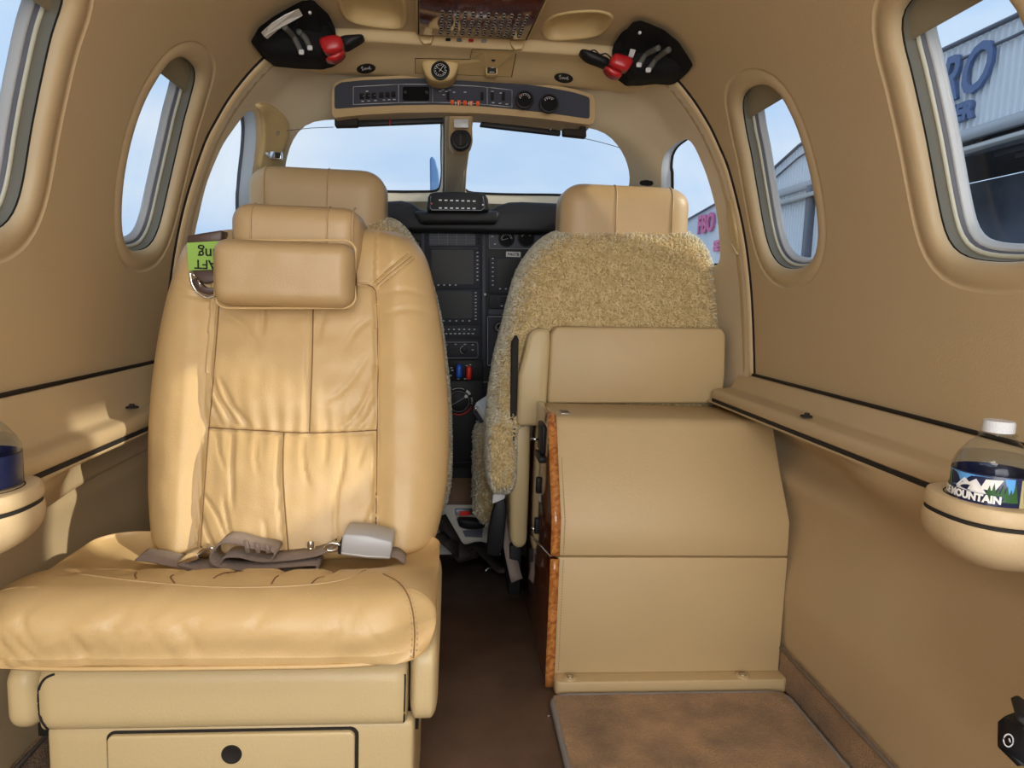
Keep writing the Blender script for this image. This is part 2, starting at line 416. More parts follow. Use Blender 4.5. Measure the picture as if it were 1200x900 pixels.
for name, side, WL in WINS:
    cy = sum(a for a, b in WL)/len(WL); ct = sum(b for a, b in WL)/len(WL)
    w = empty(name, CAB(cy, ct), kind='structure', label='%s cabin window with moulded tan surround and pale frame' % ('left' if side < 0 else 'right'))
    lf = lambda off: offset_loop(WL, off)
    ringloft('moulded_border', lf, [(GR, 0), (GR-.002, .002), (GR-.005, .0025), (GR-.010, .0005), (.017, -.001), (.009, -.0005), (.004, .0015), (.001, .005), (-.001, .010), (-.001, .014)], M['wall'], w)
    ringloft('black_gasket', lf, [(-.001, .014), (.001, .0145), (.001, .0165), (-.0015, .0165)], M['gap'], w)
    ringloft('reveal', lf, [(-.0015, .0165), (-.001, .018), (-.001, .026), (-.002, .031)], M['reveal'], w)
    ringloft('pale_ring', lf, [(-.002, .031), (-.004, .030), (-.0065, .0315), (-.007, .034)], M['cream'], w)
    ringloft('seal', lf, [(-.007, .034), (-.0065, .036), (-.0085, .0372), (-.009, .039)], M['seal'], w)
    ringloft('outer_frame', lf, [(-.009, .039), (-.0105, .0385), (-.013, .040), (-.0135, .044), (-.0155, .0455), (-.017, .050)], M['frame'], w)
    L = lf(-.0145); N = len(L); vs = []; K = 8
    for d in (.047, .049):
        for k in range(K+1):
            f = 1-k/K; vs += [CAB(lerp(cy, a, f), lerp(ct, b, f), d) for a, b in L]
    fs = []
    for q in range(2):
        o_ = q*(K+1)*N
        fs += [(o_+k*N+j, o_+k*N+(j+1) % N, o_+(k+1)*N+(j+1) % N, o_+(k+1)*N+j) for k in range(K) for j in range(N)]
    mesh('pane', vs, fs, M['glass'], w)
    # pull-down shade, only partly lowered
    tmin = min(abs(b) for a, b in WL); tmax = max(abs(b) for a, b in WL)
    ya = min(a for a, b in WL); yb = max(a for a, b in WL)
    ta, tb = tmin-.006, tmin+(tmax-tmin)*SHADE; vs = []; NS = 10
    for i in range(NS+1):
        for (t_, n_) in ((ta, .026), ((ta+tb)/2, .026), (tb-.004, .026), (tb, .0245), (tb, .029), ((ta+tb)/2, .030), (ta, .030)):
            vs.append(CAB(lerp(ya, yb, i/NS), side*t_, n_))
    fs = [(i*7+j, i*7+(j+1) % 7, (i+1)*7+(j+1) % 7, (i+1)*7+j) for i in range(NS) for j in range(7)]+[tuple(range(7)), tuple(NS*7+j for j in range(7))]
    mesh('shade', vs, fs, M['shade'], w, smooth=False)
def hl_(u, v):
    y = lerp(1.476, 1.652, u); t = lerp(-.415, .415, v); e = 1-abs(2*v-1)
    n = -.017*sm(1.476, 1.496, y)-.018*sm(1.52, 1.652, y)**1.2
    k = sm(0, .10, e); cy_ = 1-sm(.93, 1, u)*(1-sm(.06, .34, e))
    return CAB(y-.12*(1-sm(.0, .22, e))*sm(1.45, 1.652, y), t, n*k+.012*(1-k)+.03*(1-cy_))
hlp = grid('headliner', hl_, 60, 90, M['ceil'], ceil)
for RL in (REC_R, REC_L):
    lf = lambda off: offset_loop(RL, off)
    ringloft('recessed_grip', lf, [(.004, 0), (.003, -.002), (-.001, -.003), (-.004, -.0015), (-.0055, .004), (-.010, .014), (-.018, .021), (-.024, .023)], M['plastic'], ceil, cap=True)
# lower wall, ledge (profile in x from centre, z)
def wprof(name, prof, y0, y1, mt, parent, side, thick=.0, xoff=0, ny=24, bul=None):
    pr = cr([(a, b, 0) for a, b in prof], 4)
    def F(u, v):
        p = pr[min(int(round(v*(len(pr)-1))), len(pr)-1)]; y = lerp(y0, y1, u)
        x = p.x
        if bul: x += bul(y, p.y)
        return V((XC+side*(x), y, p.y))
    return grid(name, F, ny, len(pr)-1, mt, parent)
for side, wall in ((1, wallR), (-1, wallL)):
    e = 0 if side > 0 else -.030
    wprof('ledge', [(.628, .601), (.622, .598), (.616, .594), (.603, .570+e*.5), (.598, .565+e*.7), (.590, .5635+e), (.570, .561+e), (.562, .558+e), (.5575, .551+e), (.557, .543+e), (.560, .538+e), (.575, .537+e)], Y0, 1.56, M['wall'], wall, side)
    wprof('ledge_seal', [(.575, .540+e), (.5585, .5385+e), (.5575, .535+e), (.5575, .532+e), (.562, .530+e), (.58, .529+e)], Y0, 1.56, M['gap'], wall, side)
    wprof('lower_panel', [(.580, .533+e), (.560, .5315+e), (.5575, .527+e), (.558, .510+e), (.570, .490+e), (.600, .460+e), (.628, .42), (.642, .37), (.642, .31), (.634, .25), (.629, .20), (.631, .15), (.634, .10), (.636, .080), (.642, .072)], Y0, 1.62, M['wall'], wall, side, ny=60, bul=lambda y, z: 0 if z > .527+e or z < .40 else max(0, sm(.90, 1.27, y)*sm(.530+e, .516+e, z)*.082*sm(.40, .47, z)))
    box('seam_strip', (XC+side*.625-.004, Y0, .5985), (XC+side*.625+.004, YA, .6035), M['gap'], wall, bw=0)
for nm, side in (('baseboard_right', 1), ('baseboard_left', -1)):
    o = box(nm, (XC+side*.636-.006, Y0, 0), (XC+side*.636+.006, 1.62, .078), M['mat'], bw=.003, kind='structure')
    tube('piping', [(XC+side*.629, Y0, .077), (XC+side*.629, 1.62, .077)], .0035, M['binding'], o)
box('floor', (XC-.66, Y0, -.02), (XC+.66, 2.40, 0), M['carpet'], bw=0, kind='structure')
# ---------------------------------------------------------------- arch between cabin and cockpit
arch = empty('trim_1', (XC, YA, 1.2), kind='structure', label='arched bulkhead trim with black seal between cabin and cockpit')
def archrow(off, y, zb=.54):
    T = TAB[-1][0]
    return [CAB(y, T*i/48, -off) for i in range(-48, 49)]
def strip(name, rows, mt, parent, **k):
    n = len(rows[0]); vs = [p for r in rows for p in r]
    fs = [(i*n+j, i*n+j+1, (i+1)*n+j+1, (i+1)*n+j) for i in range(len(rows)-1) for j in range(n-1)]
    return mesh(name, vs, fs, mt, parent, **k)
strip('black_seal', [archrow(-.004, 1.496), archrow(.0, 1.496), archrow(.002, 1.503), archrow(-.004, 1.506)], M['gap'], arch)
strip('tan_edge', [archrow(-.004, 1.504), archrow(.003, 1.505), archrow(.008, 1.509), archrow(.011, 1.516), archrow(.012, 1.535), archrow(.008, 1.55)], M['rim'], arch)
# ---------------------------------------------------------------- cockpit liner
def kp(y):
    return interp([(1.50, .982, .984), (1.60, .98, .98), (1.66, .978, .972), (1.74, .975, .900), (1.78, .973, .855), (1.9, .968, .810), (2.05, .95, .755), (2.2, .91, .690), (2.35, .84, .62), (2.5, .76, .54)], y)
ZB = .70
def COCK(y, s, n=0.0):
    """s in [-2.3, 2.3]; |s|<1: section from the top centre to the seam height, beyond: down the side"""
    def P(y, s):
        kx, kz = kp(y); a = abs(s)
        if a <= 1: _, x, z = 0, *interp(TAB, a*TL)
        else: x, z = .628, lerp(SEAM, 0, (a-1)/1.3)
        if z > ZB: z = ZB+(z-ZB)*kz
        return V((XC+math.copysign(x*kx, s), y, z))
    p = P(y, s)
    if n:
        e = .004; du = P(y+e, s)-P(y-e, s); dv = P(y, s+e)-P(y, s-e); nr = dv.cross(du)
        if nr.length > 1e-12:
            nr.normalize()
            if nr.dot(p-V((XC, y-.3, .8))) < 0: nr = -nr
            p = p+nr*n
    return p
SA = 2.3
_ny, _ns = 120, 200
_q = [[COCK(lerp(1.5, 2.5, i/_ny), lerp(-SA, SA, j/_ns)) for j in range(_ns+1)] for i in range(_ny+1)]
_bv = [p for r in _q for p in r]; _bf = []; _bi = []
for i in range(_ny):
    for j in range(_ns):
        _bf.append((i*(_ns+1)+j, (i+1)*(_ns+1)+j, (i+1)*(_ns+1)+j+1, i*(_ns+1)+j+1)); _bi.append((i, j))
_bvh = BVHTree.FromPolygons(_bv, _bf)
def cock_px(px, py):
    d = U(px, py, 1)-V((0,0,CAMZ)); o_ = V((0,0,CAMZ))+d*1.49
    h = _bvh.ray_cast(o_, d.normalized())
    if h[0] is None: return None
    i, j = _bi[h[2]]; best = None
    a0, a1 = lerp(1.5, 2.5, i/_ny), lerp(1.5, 2.5, (i+1)/_ny)
    y = h[0].y; s0 = lerp(-SA, SA, j/_ns); s1 = lerp(-SA, SA, (j+1)/_ns)
    for k in range(9):
        s = lerp(s0, s1, k/8); q = COCK(y, s); dd = (q-h[0]).length
        if best is None or dd < best[0]: best = (dd, s)
    return (y, best[1])
def smooth_px(poly, n=5):
    return [(p.x, p.y) for p in cr([(x, y, 0) for x, y in poly], n, True)]
SW_R = smooth_px([(776, 300), (775, 240), (775, 195), (779, 180), (792, 169), (806, 162), (814, 172), (824, 195), (833, 222), (840, 250), (843, 285), (842, 310), (810, 316)])
SW_L = smooth_px([(226, 300), (235, 245), (242, 215), (252, 190), (264, 165), (280, 143), (293, 127), (299, 136), (300, 165), (296, 200), (293, 240), (290, 300), (255, 312)])
WS_L = smooth_px([(519, 145), (519, 190), (517, 232), (500, 236), (420, 236), (345, 232), (334, 205), (340, 172), (352, 150), (372, 142), (440, 140), (505, 139)])
WS_R = smooth_px([(546, 145), (545, 190), (542, 232), (560, 238), (640, 240), (715, 240), (736, 222), (736, 195), (722, 168), (700, 152), (640, 145), (560, 141)])
def to_ys(poly, nm):
    out = [cock_px(*p) for p in poly]
    if any(q is None for q in out): print('MISS', nm, [p for p, q in zip(poly, out) if q is None][:5])
    out = resample([q for q in out if q], 72)
    for _ in range(2): out = [((out[i-1][0]+2*out[i][0]+out[(i+1) % 72][0])/4, (out[i-1][1]+2*out[i][1]+out[(i+1) % 72][1])/4) for i in range(72)]
    print('LOOP', nm, [tuple(round(c, 2) for c in q) for q in out[::8]])
    return out
CL = {n: to_ys(p, n) for n, p in (('side_r', SW_R), ('side_l', SW_L), ('ws_l', WS_L), ('ws_r', WS_R))}
KS = TL                          # scale of s so that the plane stays roughly metric
loops = [[(y, s*KS) for y, s in L] for L in CL.values()]
HL = 1
wf = holes_mesh('wall_front', lambda a, b: COCK(a, b/KS), (1.506, -SA*KS, 2.5, SA*KS), .022, loops, M['liner'], kind='structure')
def cring(name, L, rows, mt, parent):
    L2 = [(a, b*KS) for a, b in L]; N = len(L2); vs = []
    for off, dep in rows: vs += [COCK(a, b/KS, dep) for a, b in offset_loop(L2, off)]
    fs = [(i*N+j, i*N+(j+1) % N, (i+1)*N+(j+1) % N, (i+1)*N+j) for i in range(len(rows)-1) for j in range(N)]
    return mesh(name, vs, fs, mt, parent)
def cpane(L, dep, parent, th=.004):
    N = len(L); cy = sum(a for a, b in L)/N; cs = sum(b for a, b in L)/N; K = 8; vs = []; fs = []
    for q, d in enumerate((dep, dep+th)):
        for k in range(K+1):
            f = 1.02*(1-k/K); vs += [COCK(cy+(a-cy)*f, cs+(b-cs)*f, d) for a, b in L]
        o_ = q*(K+1)*N
        fs += [(o_+k*N+j, o_+k*N+(j+1) % N, o_+(k+1)*N+(j+1) % N, o_+(k+1)*N+j) for k in range(K) for j in range(N)]
    return mesh('pane', vs, fs, M['glass'], parent)
for i, (key, lab) in enumerate((('side_l', 'left cockpit side window'), ('side_r', 'right cockpit side window'), ('ws_l', 'left windshield pane in front of the instrument panel'), ('ws_r', 'right windshield pane in front of the instrument panel'))):
    L = CL[key]; cy = sum(a for a, b in L)/len(L); cs = sum(b for a, b in L)/len(L)
    w = empty('window_%d' % (7+i), COCK(cy, cs), kind='structure', label=lab)
    cring('frame', L, [(0, 0), (-.002, .004), (-.003, .018), (-.006, .030)], M['liner'] if key[0] == 'w' else M['frame'], w)
    cring('seal', L, [(-.005, .027), (-.008, .028), (-.009, .034)], M['gap'] if key != 'side_l' else M['seal'], w)
    cpane(L, .031, w)
# ---------------------------------------------------------------- soft panels seen in the picture plane but built with real depth
def segd(p, a, b):
    ax, ay = a; bx, by = b; dx, dy = bx-ax, by-ay; l = dx*dx+dy*dy
    t = max(0, min(1, ((p[0]-ax)*dx+(p[1]-ay)*dy)/l)) if l else 0
    return math.hypot(p[0]-ax-t*dx, p[1]-ay-t*dy), t
class Lines:
    """creases and seams: (points, width px, depth m, fade)"""
    def __init__(s, L):
        s.S = []
        for pts, w, dep, fade in L:
            pts = [(q.x, q.y) for q in cr([(a, b, 0) for a, b in pts], 4)] if len(pts) > 2 else pts
            n = len(pts)-1
            for i in range(n):
                a, b = pts[i], pts[i+1]; m = 4*w
                s.S.append((min(a[0],b[0])-m, max(a[0],b[0])+m, min(a[1],b[1])-m, max(a[1],b[1])+m, a, b, w, dep, fade, i/n, (i+1)/n))
    def __call__(s, x, y):
        best = {}
        tot = 0
        for x0, x1, y0, y1, a, b, w, dep, fade, f0, f1 in s.S:
            if x0 < x < x1 and y0 < y < y1:
                d, t = segd((x, y), a, b); f = f0+(f1-f0)*t
                k = math.exp(-(d/w)**2)*dep
                if fade: k *= math.sin(PI*min(1, max(0, f*.9+.05)))
                if k > 0: tot = max(tot, k) if tot >= 0 else tot+k
                else: tot = min(tot, k) if tot <= 0 else tot+k
        return tot
def pad(name, rows, dfn, T, R, mt, parent=None, disp=None, nu=120, nv=120, nb=16, edge=.16, vtop=.10, vbot=.06, crown=.0, **k):
    """cushion whose outline rows (py, xl, xr) face the camera; dfn(py) distance, T thickness, R edge radius"""
    y0, y1 = rows[0][0], rows[-1][0]; vs = []; fs = []; W_ = nu+1+nb+1
    rs = cr([(r[0], r[1], r[2]) for r in rows], 6)
    tab = [(p.x, p.y, p.z) for p in rs]
    for i in range(nv+1):
        v = i/nv; vv = .5-.5*math.cos(PI*v)
        vv = lerp(v, vv, .6); py = lerp(y0, y1, vv); xl, xr = interp(tab, py)
        et = max(0, 1-vv/vtop) if vtop else 0; eb = max(0, 1-(1-vv)/vbot) if vbot else 0
        ve = 1-math.sqrt(max(0, 1-max(et, eb)**2))
        d = dfn(py)
        for j in range(nu+1):
            u = j/nu; uu = lerp(u, .5-.5*math.cos(PI*u), .7); e = max(0, 1-min(uu, 1-uu)/edge)
            ue = 1-math.sqrt(max(0, 1-e*e)); px = lerp(xl, xr, uu)
            off = R*min(1, ue+ve)-crown*(1-(2*uu-1)**2)
            if disp: off -= disp(px, py)*(1-min(1, ue*1.0))
            p = U(px, py, d); vs.append(V((p.x, p.y+off, p.z)))
        for j in range(nb+1):
            u = 1-j/nb; uu = lerp(u, .5-.5*math.cos(PI*u), .7); e = max(0, 1-min(uu, 1-uu)/edge)
            ue = 1-math.sqrt(max(0, 1-e*e)); px = lerp(xl, xr, uu); p = U(px, py, d)
            vs.append(V((p.x, p.y+T-(T-R)*.45*min(1, ue+ve), p.z)))
    for i in range(nv):
        for j in range(W_):
            a, b = i*W_+j, i*W_+(j+1) % W_
            fs.append((a, b, b+W_, a+W_))
    fs.append(tuple(range(W_))); fs.append(tuple(nv*W_+j for j in range(W_)))
    return mesh(name, vs, fs, mt, parent, **k)
def rpx(name, x0, y0, x1, y1, d0, d1, r, mt, parent=None, de=None, **k):
    de = de or d0; a, b = U(x0, (y0+y1)/2, de), U(x1, (y0+y1)/2, de); t, u = U((x0+x1)/2, y0, de), U((x0+x1)/2, y1, de)
    return rbig(name, (a.x, d0, u.z), (b.x, d1, t.z), r, mt, parent, **k)
# ---------------------------------------------------------------- passenger seat (faces aft, towards the camera)
seat = empty('passenger_seat', (-.27, 1.0, 0), label='tan leather passenger seat facing aft with a folded lap belt on its cushion', cat='seat')
bd = lambda py: lerp(1.27, 1.085, (py-262)/393)
seams = Lines([
    ([(257, 350), (252, 420), (245, 503)], 1.6, -.007, 0), ([(245, 503), (240, 570), (234, 650)], 1.6, -.007, 0),
    ([(417, 334), (430, 334), (438, 338), (441, 352), (443, 420), (442, 503), (441, 580), (440, 650)], 1.6, -.008, 0),
    ([(244, 501), (300, 504), (361, 507), (442, 504)], 1.6, -.009, 0),
    ([(367, 355), (366, 420), (363, 506)], 1.4, -.006, 0),
    ([(333, 506), (332, 560), (338, 650)], 1.4, -.006, 0),
    ([(277, 506), (278, 545), (279, 590)], 2.2, -.006, 1), ([(358, 508), (360, 535), (366, 562)], 2.0, -.005, 1),
    ([(407, 508), (405, 540), (397, 580), (397, 645)], 2.0, -.005, 1), ([(304, 508), (305, 530), (308, 548)], 2.0, -.004, 1),
    ([(385, 508), (386, 525), (383, 540)], 1.8, -.004, 1), ([(430, 508), (428, 525), (420, 545)], 1.8, -.004, 1),
    ([(258, 508), (262, 525), (270, 545)], 1.8, -.004, 1),
    ([(314, 355), (314, 372), (312, 392)], 3, -.006, 1), ([(386, 358), (378, 385), (376, 400)], 3, -.004, 1),
    ([(251, 430), (262, 465), (285, 500)], 2.4, -.006, 1), ([(250, 455), (256, 480), (268, 502)], 2, -.005, 1),
    ([(262, 440), (280, 475), (300, 500)], 2.4, -.005, 1),
    ([(440, 440), (425, 475), (400, 503)], 2.4, -.006, 1), ([(441, 465), (434, 485), (420, 503)], 2, -.006, 1),
    ([(436, 410), (410, 450), (380, 470)], 3, -.004, 1), ([(262, 365), (290, 380), (310, 410)], 4, -.004, 1),
    ([(440, 370), (420, 385), (405, 410)], 4, -.004, 1),
    ([(238, 590), (250, 620), (262, 645)], 2, -.005, 1), ([(240, 570), (262, 600), (280, 642)], 2, -.004, 1),
    ([(440, 585), (432, 610), (420, 635)], 2, -.005, 1), ([(440, 605), (436, 622), (430, 640)], 2, -.005, 1),
    ([(268, 575), (274, 610), (285, 640)], 2.4, -.004, 1), ([(315, 600), (318, 620), (316, 645)], 2.4, -.003, 1),
    # shoulder creases
    ([(437, 332), (455, 316), (478, 297)], 1.3, -.005, 0), ([(440, 335), (458, 319), (482, 300)], 1.3, .004, 0), ([(444, 337), (462, 322), (486, 303)], 1.3, -.005, 0),
    ([(196, 338), (225, 345), (255, 352)], 2.2, -.004, 1), ([(200, 325), (225, 333), (250, 338)], 2.0, -.003, 1),
    ([(445, 345), (475, 340), (505, 348)], 3, -.003, 1), ([(450, 368), (480, 362), (510, 368)], 3, -.003, 1),
    ([(210, 285), (225, 305), (232, 330)], 3, -.003, 1)])
def seat_disp(x, y):
    k = seams(x, y)
    lb, rb = 250-(y-350)*.05, 441
    bol = .016*(sm(lb+4, lb-26, x)+sm(rb-4, rb+26, x))
    ins = 0
    if lb < x < rb:
        u = (x-lb)/(rb-lb)
        ins = .010*math.sin(PI*u)**.6
        q = (y-503)/150
        ins += .012*(1-math.exp(-((y-503)/24)**2))
        # gathers that die away from the cross seam
        g = math.exp(-abs(y-503)/30)*.0016*math.sin(x*.34+2*noise.noise((x*.02, y*.01, 0)))
        ins += g
    w = .0022*noise.noise((x*.018, y*.030, 1.7))+.001*noise.noise((x*.06, y*.05, 4.2))
    return k+bol+ins+w
rows = [(266, 262, 440), (269, 232, 462), (276, 214, 478), (288, 205, 491), (310, 196, 501), (350, 184, 510), (400, 173, 518), (450, 166, 523), (500, 162, 526), (560, 161, 525), (600, 162, 520), (635, 166, 512), (650, 175, 503), (657, 195, 490)]
pad('backrest', rows, bd, .13, .055, M['leather'], seat, seat_disp, nu=170, nv=190, edge=.13, vtop=.09, vbot=.05, crown=.012)
back = seat.children[0]; ONB = OnObj(back)
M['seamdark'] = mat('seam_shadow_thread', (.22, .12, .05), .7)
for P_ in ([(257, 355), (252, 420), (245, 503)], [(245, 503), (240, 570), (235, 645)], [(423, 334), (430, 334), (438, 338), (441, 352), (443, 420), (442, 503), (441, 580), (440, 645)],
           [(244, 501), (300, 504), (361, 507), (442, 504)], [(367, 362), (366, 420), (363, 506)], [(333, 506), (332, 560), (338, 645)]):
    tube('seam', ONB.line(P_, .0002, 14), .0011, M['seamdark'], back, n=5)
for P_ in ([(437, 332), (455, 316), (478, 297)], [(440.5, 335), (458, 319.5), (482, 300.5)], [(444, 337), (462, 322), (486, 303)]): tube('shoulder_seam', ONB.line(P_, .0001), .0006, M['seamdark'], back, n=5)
hr = rpx('headrest', 266, 238, 421, 332, 1.20, 1.33, (.03, .035, .03), M['leather2'], seat, n=20)
def over(px, y0, y1, d, ry, rz, rad, parent):
    x = U(px, (y0+y1)/2, d).x; zt = max(v.co.z for v in parent.data.vertices); zb = U(px, y1, d).z
    q = [V((x, d+ry-(ry+.0004)*math.sin(PI/2*i/6), zt-rz+(rz+.0004)*math.cos(PI/2*i/6))) for i in range(7)]
    tube('seam_piping', q+[V((x, d-.0004, zb))], rad, M['leather2'], parent, n=6)
for x in (294, 383, 413): over(x, 238, 328, 1.20, .035, .03, .0016, hr)
def pil_d(p, n):
    if n.y < -.2: p = p+V((0, -.006*math.cos((p.x+.27)*9)*1.0+.0015*noise.noise(p*30), 0))
    return p
pl = rpx('head_pillow', 253, 282.5, 416.5, 360, 1.120, 1.196, (.022, .036, .022), M['leather2'], seat, n=26, disp=pil_d, de=1.152)
c0 = [U(x, y, 1.142) for x, y in rr(252, 281.5, 417.5, 361, 15, 6)]
tube('piping', c0, .0022, M['leather'], pl, n=6, closed=True)
# cushion
cseam = Lines([([(-.10, .80), (-.062, .83), (-.050, .87), (-.055, 1.0)], .004, -.006, 0)])
_rnd = random.Random(4)
WRK = [(_rnd.uniform(-.50, -.08), _rnd.uniform(-.9, .9), _rnd.uniform(.335, .385), _rnd.uniform(.012, .03), _rnd.uniform(.0012, .003)) for _ in range(34)]
def cush_d(p, n):
    x = p.x; y = p.y
    if n.z < 0 and n.y < 0 and y-.052*n.y < .775+.0522: p = p+V((0, -.044*(1-abs(n.y))*min(1, -n.z*1.5), 0))
    if n.z > -.3:
        f = sm(.80, .90, y); ins = sm(-.50, -.44, x)*sm(-.07, -.13, x)
        dz = -.058*sm(.84, 1.08, y)-.012*f*ins*(1-math.exp(-((y-.90)/.05)**2) if y > .9 else 0)
        if ins > .5 and y > .86:
            k = abs(((x+.27)/.062+50) % 1-.5)*2
            dz -= .010*math.exp(-((k-1)/.22)**2)*math.exp(-abs(y-.915)/.04)*ins
            dz -= .010*math.exp(-((y-.905-.012*math.sin(x*30))/.006)**2)
        p = p+V((0, 0, dz*max(0, n.z)))
    if n.y < -.1:
        w = .0022*noise.noise((x*9, p.z*30, 3))+.0012*noise.noise((x*26+p.z*20, p.z*14, 7))+.002*abs(noise.noise((x*22-p.z*30, p.z*22, 1)))
        p = p+V((0, w, 0))
    if n.y < -.1:
        for wx, sl, wz, ln, dp in WRK:
            dx = x-wx-(p.z-wz)*sl
            if abs(dx) < .02: p = p+V((0, dp*math.exp(-(dx/.0042)**2)*math.exp(-((p.z-wz)/ln)**2), 0))
    # slimmer towards the corners
    c = sm(.17, .27, abs(x+.278)); p = p+V((0, .030*c*c*max(0, -n.y), 0))
    return p
ch = rbig('seat_cushion', (-.535, .775, .324), (-.010, 1.13, .402), (.055, .052, .038), M['leather'], seat, n=130, disp=cush_d)
ONC = OnObj(ch)
for k_, P_ in enumerate(([(452, 671), (472, 683), (484, 705), (489, 740), (487, 778)], [(446, 674), (466, 686), (478, 707), (483, 741), (481, 778)], [(449, 672.5), (469, 684.5), (481, 706), (486, 740.5), (484, 778)])):
    q_ = ONC.line(P_, .0004, 12)
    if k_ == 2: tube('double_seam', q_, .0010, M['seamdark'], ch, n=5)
    else:
        for i_ in range(0, len(q_)-1, 2): tube('stitch', [q_[i_], q_[i_+1]], .0007, M['leather2'], ch, n=4)
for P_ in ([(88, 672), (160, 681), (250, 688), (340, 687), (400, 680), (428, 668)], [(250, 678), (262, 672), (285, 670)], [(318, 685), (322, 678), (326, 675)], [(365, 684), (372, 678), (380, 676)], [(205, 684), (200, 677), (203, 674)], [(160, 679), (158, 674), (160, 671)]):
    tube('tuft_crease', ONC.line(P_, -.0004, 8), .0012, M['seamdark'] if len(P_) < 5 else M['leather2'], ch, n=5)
edge_pts = [(-.522, .812, .326), (-.49, .789, .3255), (-.43, .780, .325), (-.28, .779, .3245), (-.12, .780, .325), (-.065, .789, .3255), (-.03, .812, .326)]
tube('bottom_piping', cr(edge_pts, 8), .0028, M['leather'], ch, n=6)
# base
def fpanel(name, x0, x1, z0, z1, y0, y1, mt, r=.012, parent=seat, **k): return rbig(name, (x0, y0, z0), (x1, y1, z1), r, mt, parent, n=14, **k)
fpanel('front_panel', -.470, -.0425, .221, .3065, .812, .95, M['shell'], (.004, .028, .022))
fpanel('side_cap', -.512, -.471, .222, .3065, .815, 1.14, M['shell'], (.018, .03, .024))
fpanel('side_cap', -.041, -.006, .226, .330, .812, 1.14, M['shell'], (.010, .03, .026))
ONF = OnObj(*[c for c in seat.children if c.name.startswith(('front_panel', 'side_cap'))])
for P_ in ([(64, 790), (53, 795), (46, 806), (45, 825), (49, 845), (60, 858)], [(474.5, 790), (474, 815), (473, 848)]): tube('panel_seam', ONF.line(P_, .0003, 8), .0015, M['gap'], seat, n=6)
box('inner_frame', (-.49, .85, .20), (-.03, 1.10, .330), M['gap'], seat, bw=0)
base = fpanel('base', -.470, -.034, .001, .226, .828, 1.10, M['shell'], (.010, .010, .008))
fr = prism('drawer_gap', [(x, .8275, z) for x, z in rr(-.400, .04, -.102, .219, .010)], (0, .004, 0), M['gap'], seat)
dr = prism('drawer', [(x, .822, z) for x, z in rr(-.3975, .045, -.1065, .2155, .008)], (0, .01, 0), M['shell'], seat, bw=.002)
lathe('finger_hole', [(0, .0), (.0095, .0), (.0105, -.0008), (.012, -.0006), (.0125, .002), (.0125, .004)], (-.253, .8215, .190), M['gap'], dr, axis=(0, 1, 0), n=28)
# ---------------------------------------------------------------- pilot seats (face forward)
M['fur'] = mat('sheepskin_pile', (.50, .35, .14), .95, bump=1, bscale=150, var=.22, vscale=70, col2=(.62, .47, .23), spec=.1, sheen=.35, bdist=.006)
def fur_d(amp=.006):
    def f(x, y):
        return amp*(.35*noise.noise((x*.10, y*.10, 0))+.6*noise.noise((x*.35, y*.35, 5))+.2*noise.noise((x*.03, y*.04, 9)))
    return f
M['hair'] = mat('sheepskin_hair', (.74, .55, .27), .9, spec=.1, sheen=.15, var=.18, vscale=60, col2=(.84, .68, .38))
M['hairrimcream'] = mat('rimlight_cream_hair', (.66, .60, .44), .9, spec=.1, sheen=.2, var=.15, vscale=60, col2=(.86, .82, .66))  # cover edges: rim light painted into the hair; seat cushion: own cream fleece
def curls(name, base_o, count, size, parent, seed=1, back=.0):
    """short curled wool tufts standing on a mesh"""
    rnd = random.Random(seed); me = base_o.data; P = [p for p in me.polygons if p.normal.y < .55]
    cum = []; s = 0
    for p in P: s += p.area; cum.append(s)
    import bisect
    vs = []; fs = []; mi = []
    for i in range(count):
        p = P[min(len(P)-1, bisect.bisect(cum, rnd.random()*s))]
        vv = [me.vertices[q].co for q in p.vertices]; c = vv[0].lerp(vv[1], rnd.random()).lerp(vv[2].lerp(vv[3 % len(vv)], rnd.random()), rnd.random())
        n = p.normal; t = n.orthogonal().normalized(); t.rotate(Matrix.Rotation(rnd.random()*2*PI, 3, n)); b = n.cross(t)
        L = size*(.6+.8*rnd.random()); w = size*.20; k = len(vs)
        lean = t*.8+V((0, 0, -.35))
        p0 = c-n*.001; p1 = c+n*L*.55+lean*L*.25; p2 = c+n*L*.75+lean*L*.8+b*L*.2; p3 = c+n*L*.45+lean*L*1.15+b*L*.45
        vs += [p0-b*w, p0+b*w, p1-b*w, p1+b*w, p2-b*w*.8, p2+b*w*.8, p3]
        fs += [(k, k+1, k+3, k+2), (k+2, k+3, k+5, k+4), (k+4, k+5, k+6)]; mi += [1 if (n.y > -.80+.25*rnd.random() or back) else 0]*3  # edge-facing tufts take the paler hair as painted window rim light
    me2 = bpy.data.meshes.new(name); me2.from_pydata([tuple(v) for v in vs], [], fs); me2.update()
    me2.polygons.foreach_set('material_index', mi)
    return link(name, me2, [M['hair'], M['hairrimcream']], parent, kind='stuff')
ps = empty('pilot_seat', (.37, 1.7, 0), label='right cockpit seat with a sheepskin cover behind the tan cabinet', cat='seat')
rows = [(262, 690, 790), (265, 668, 806), (272, 648, 822), (285, 632, 835), (310, 614, 845), (340, 603, 850), (385, 592, 853), (420, 583, 853), (466, 576, 851), (478, 575, 850), (486, 574, 760), (494, 573, 640), (502, 572, 610), (540, 571, 607), (565, 573, 605), (582, 579, 600)]
cov = pad('sheepskin_cover', rows, lambda py: 1.665-.00015*(py-262), .15, .07, M['fur'], ps, fur_d(), nu=130, nv=130, edge=.16, vtop=.12, crown=.01)
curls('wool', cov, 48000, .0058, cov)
def hrest(parent, x0, y0, x1, y1, d, pips):
    h = rpx('headrest', x0, y0, x1, y1, d, d+.13, (.055, .035, .045), M['leather2'], parent, n=20)
    for x in pips: over(x, y0, y1-12, d, .035, .045, .0018, h)
    return h
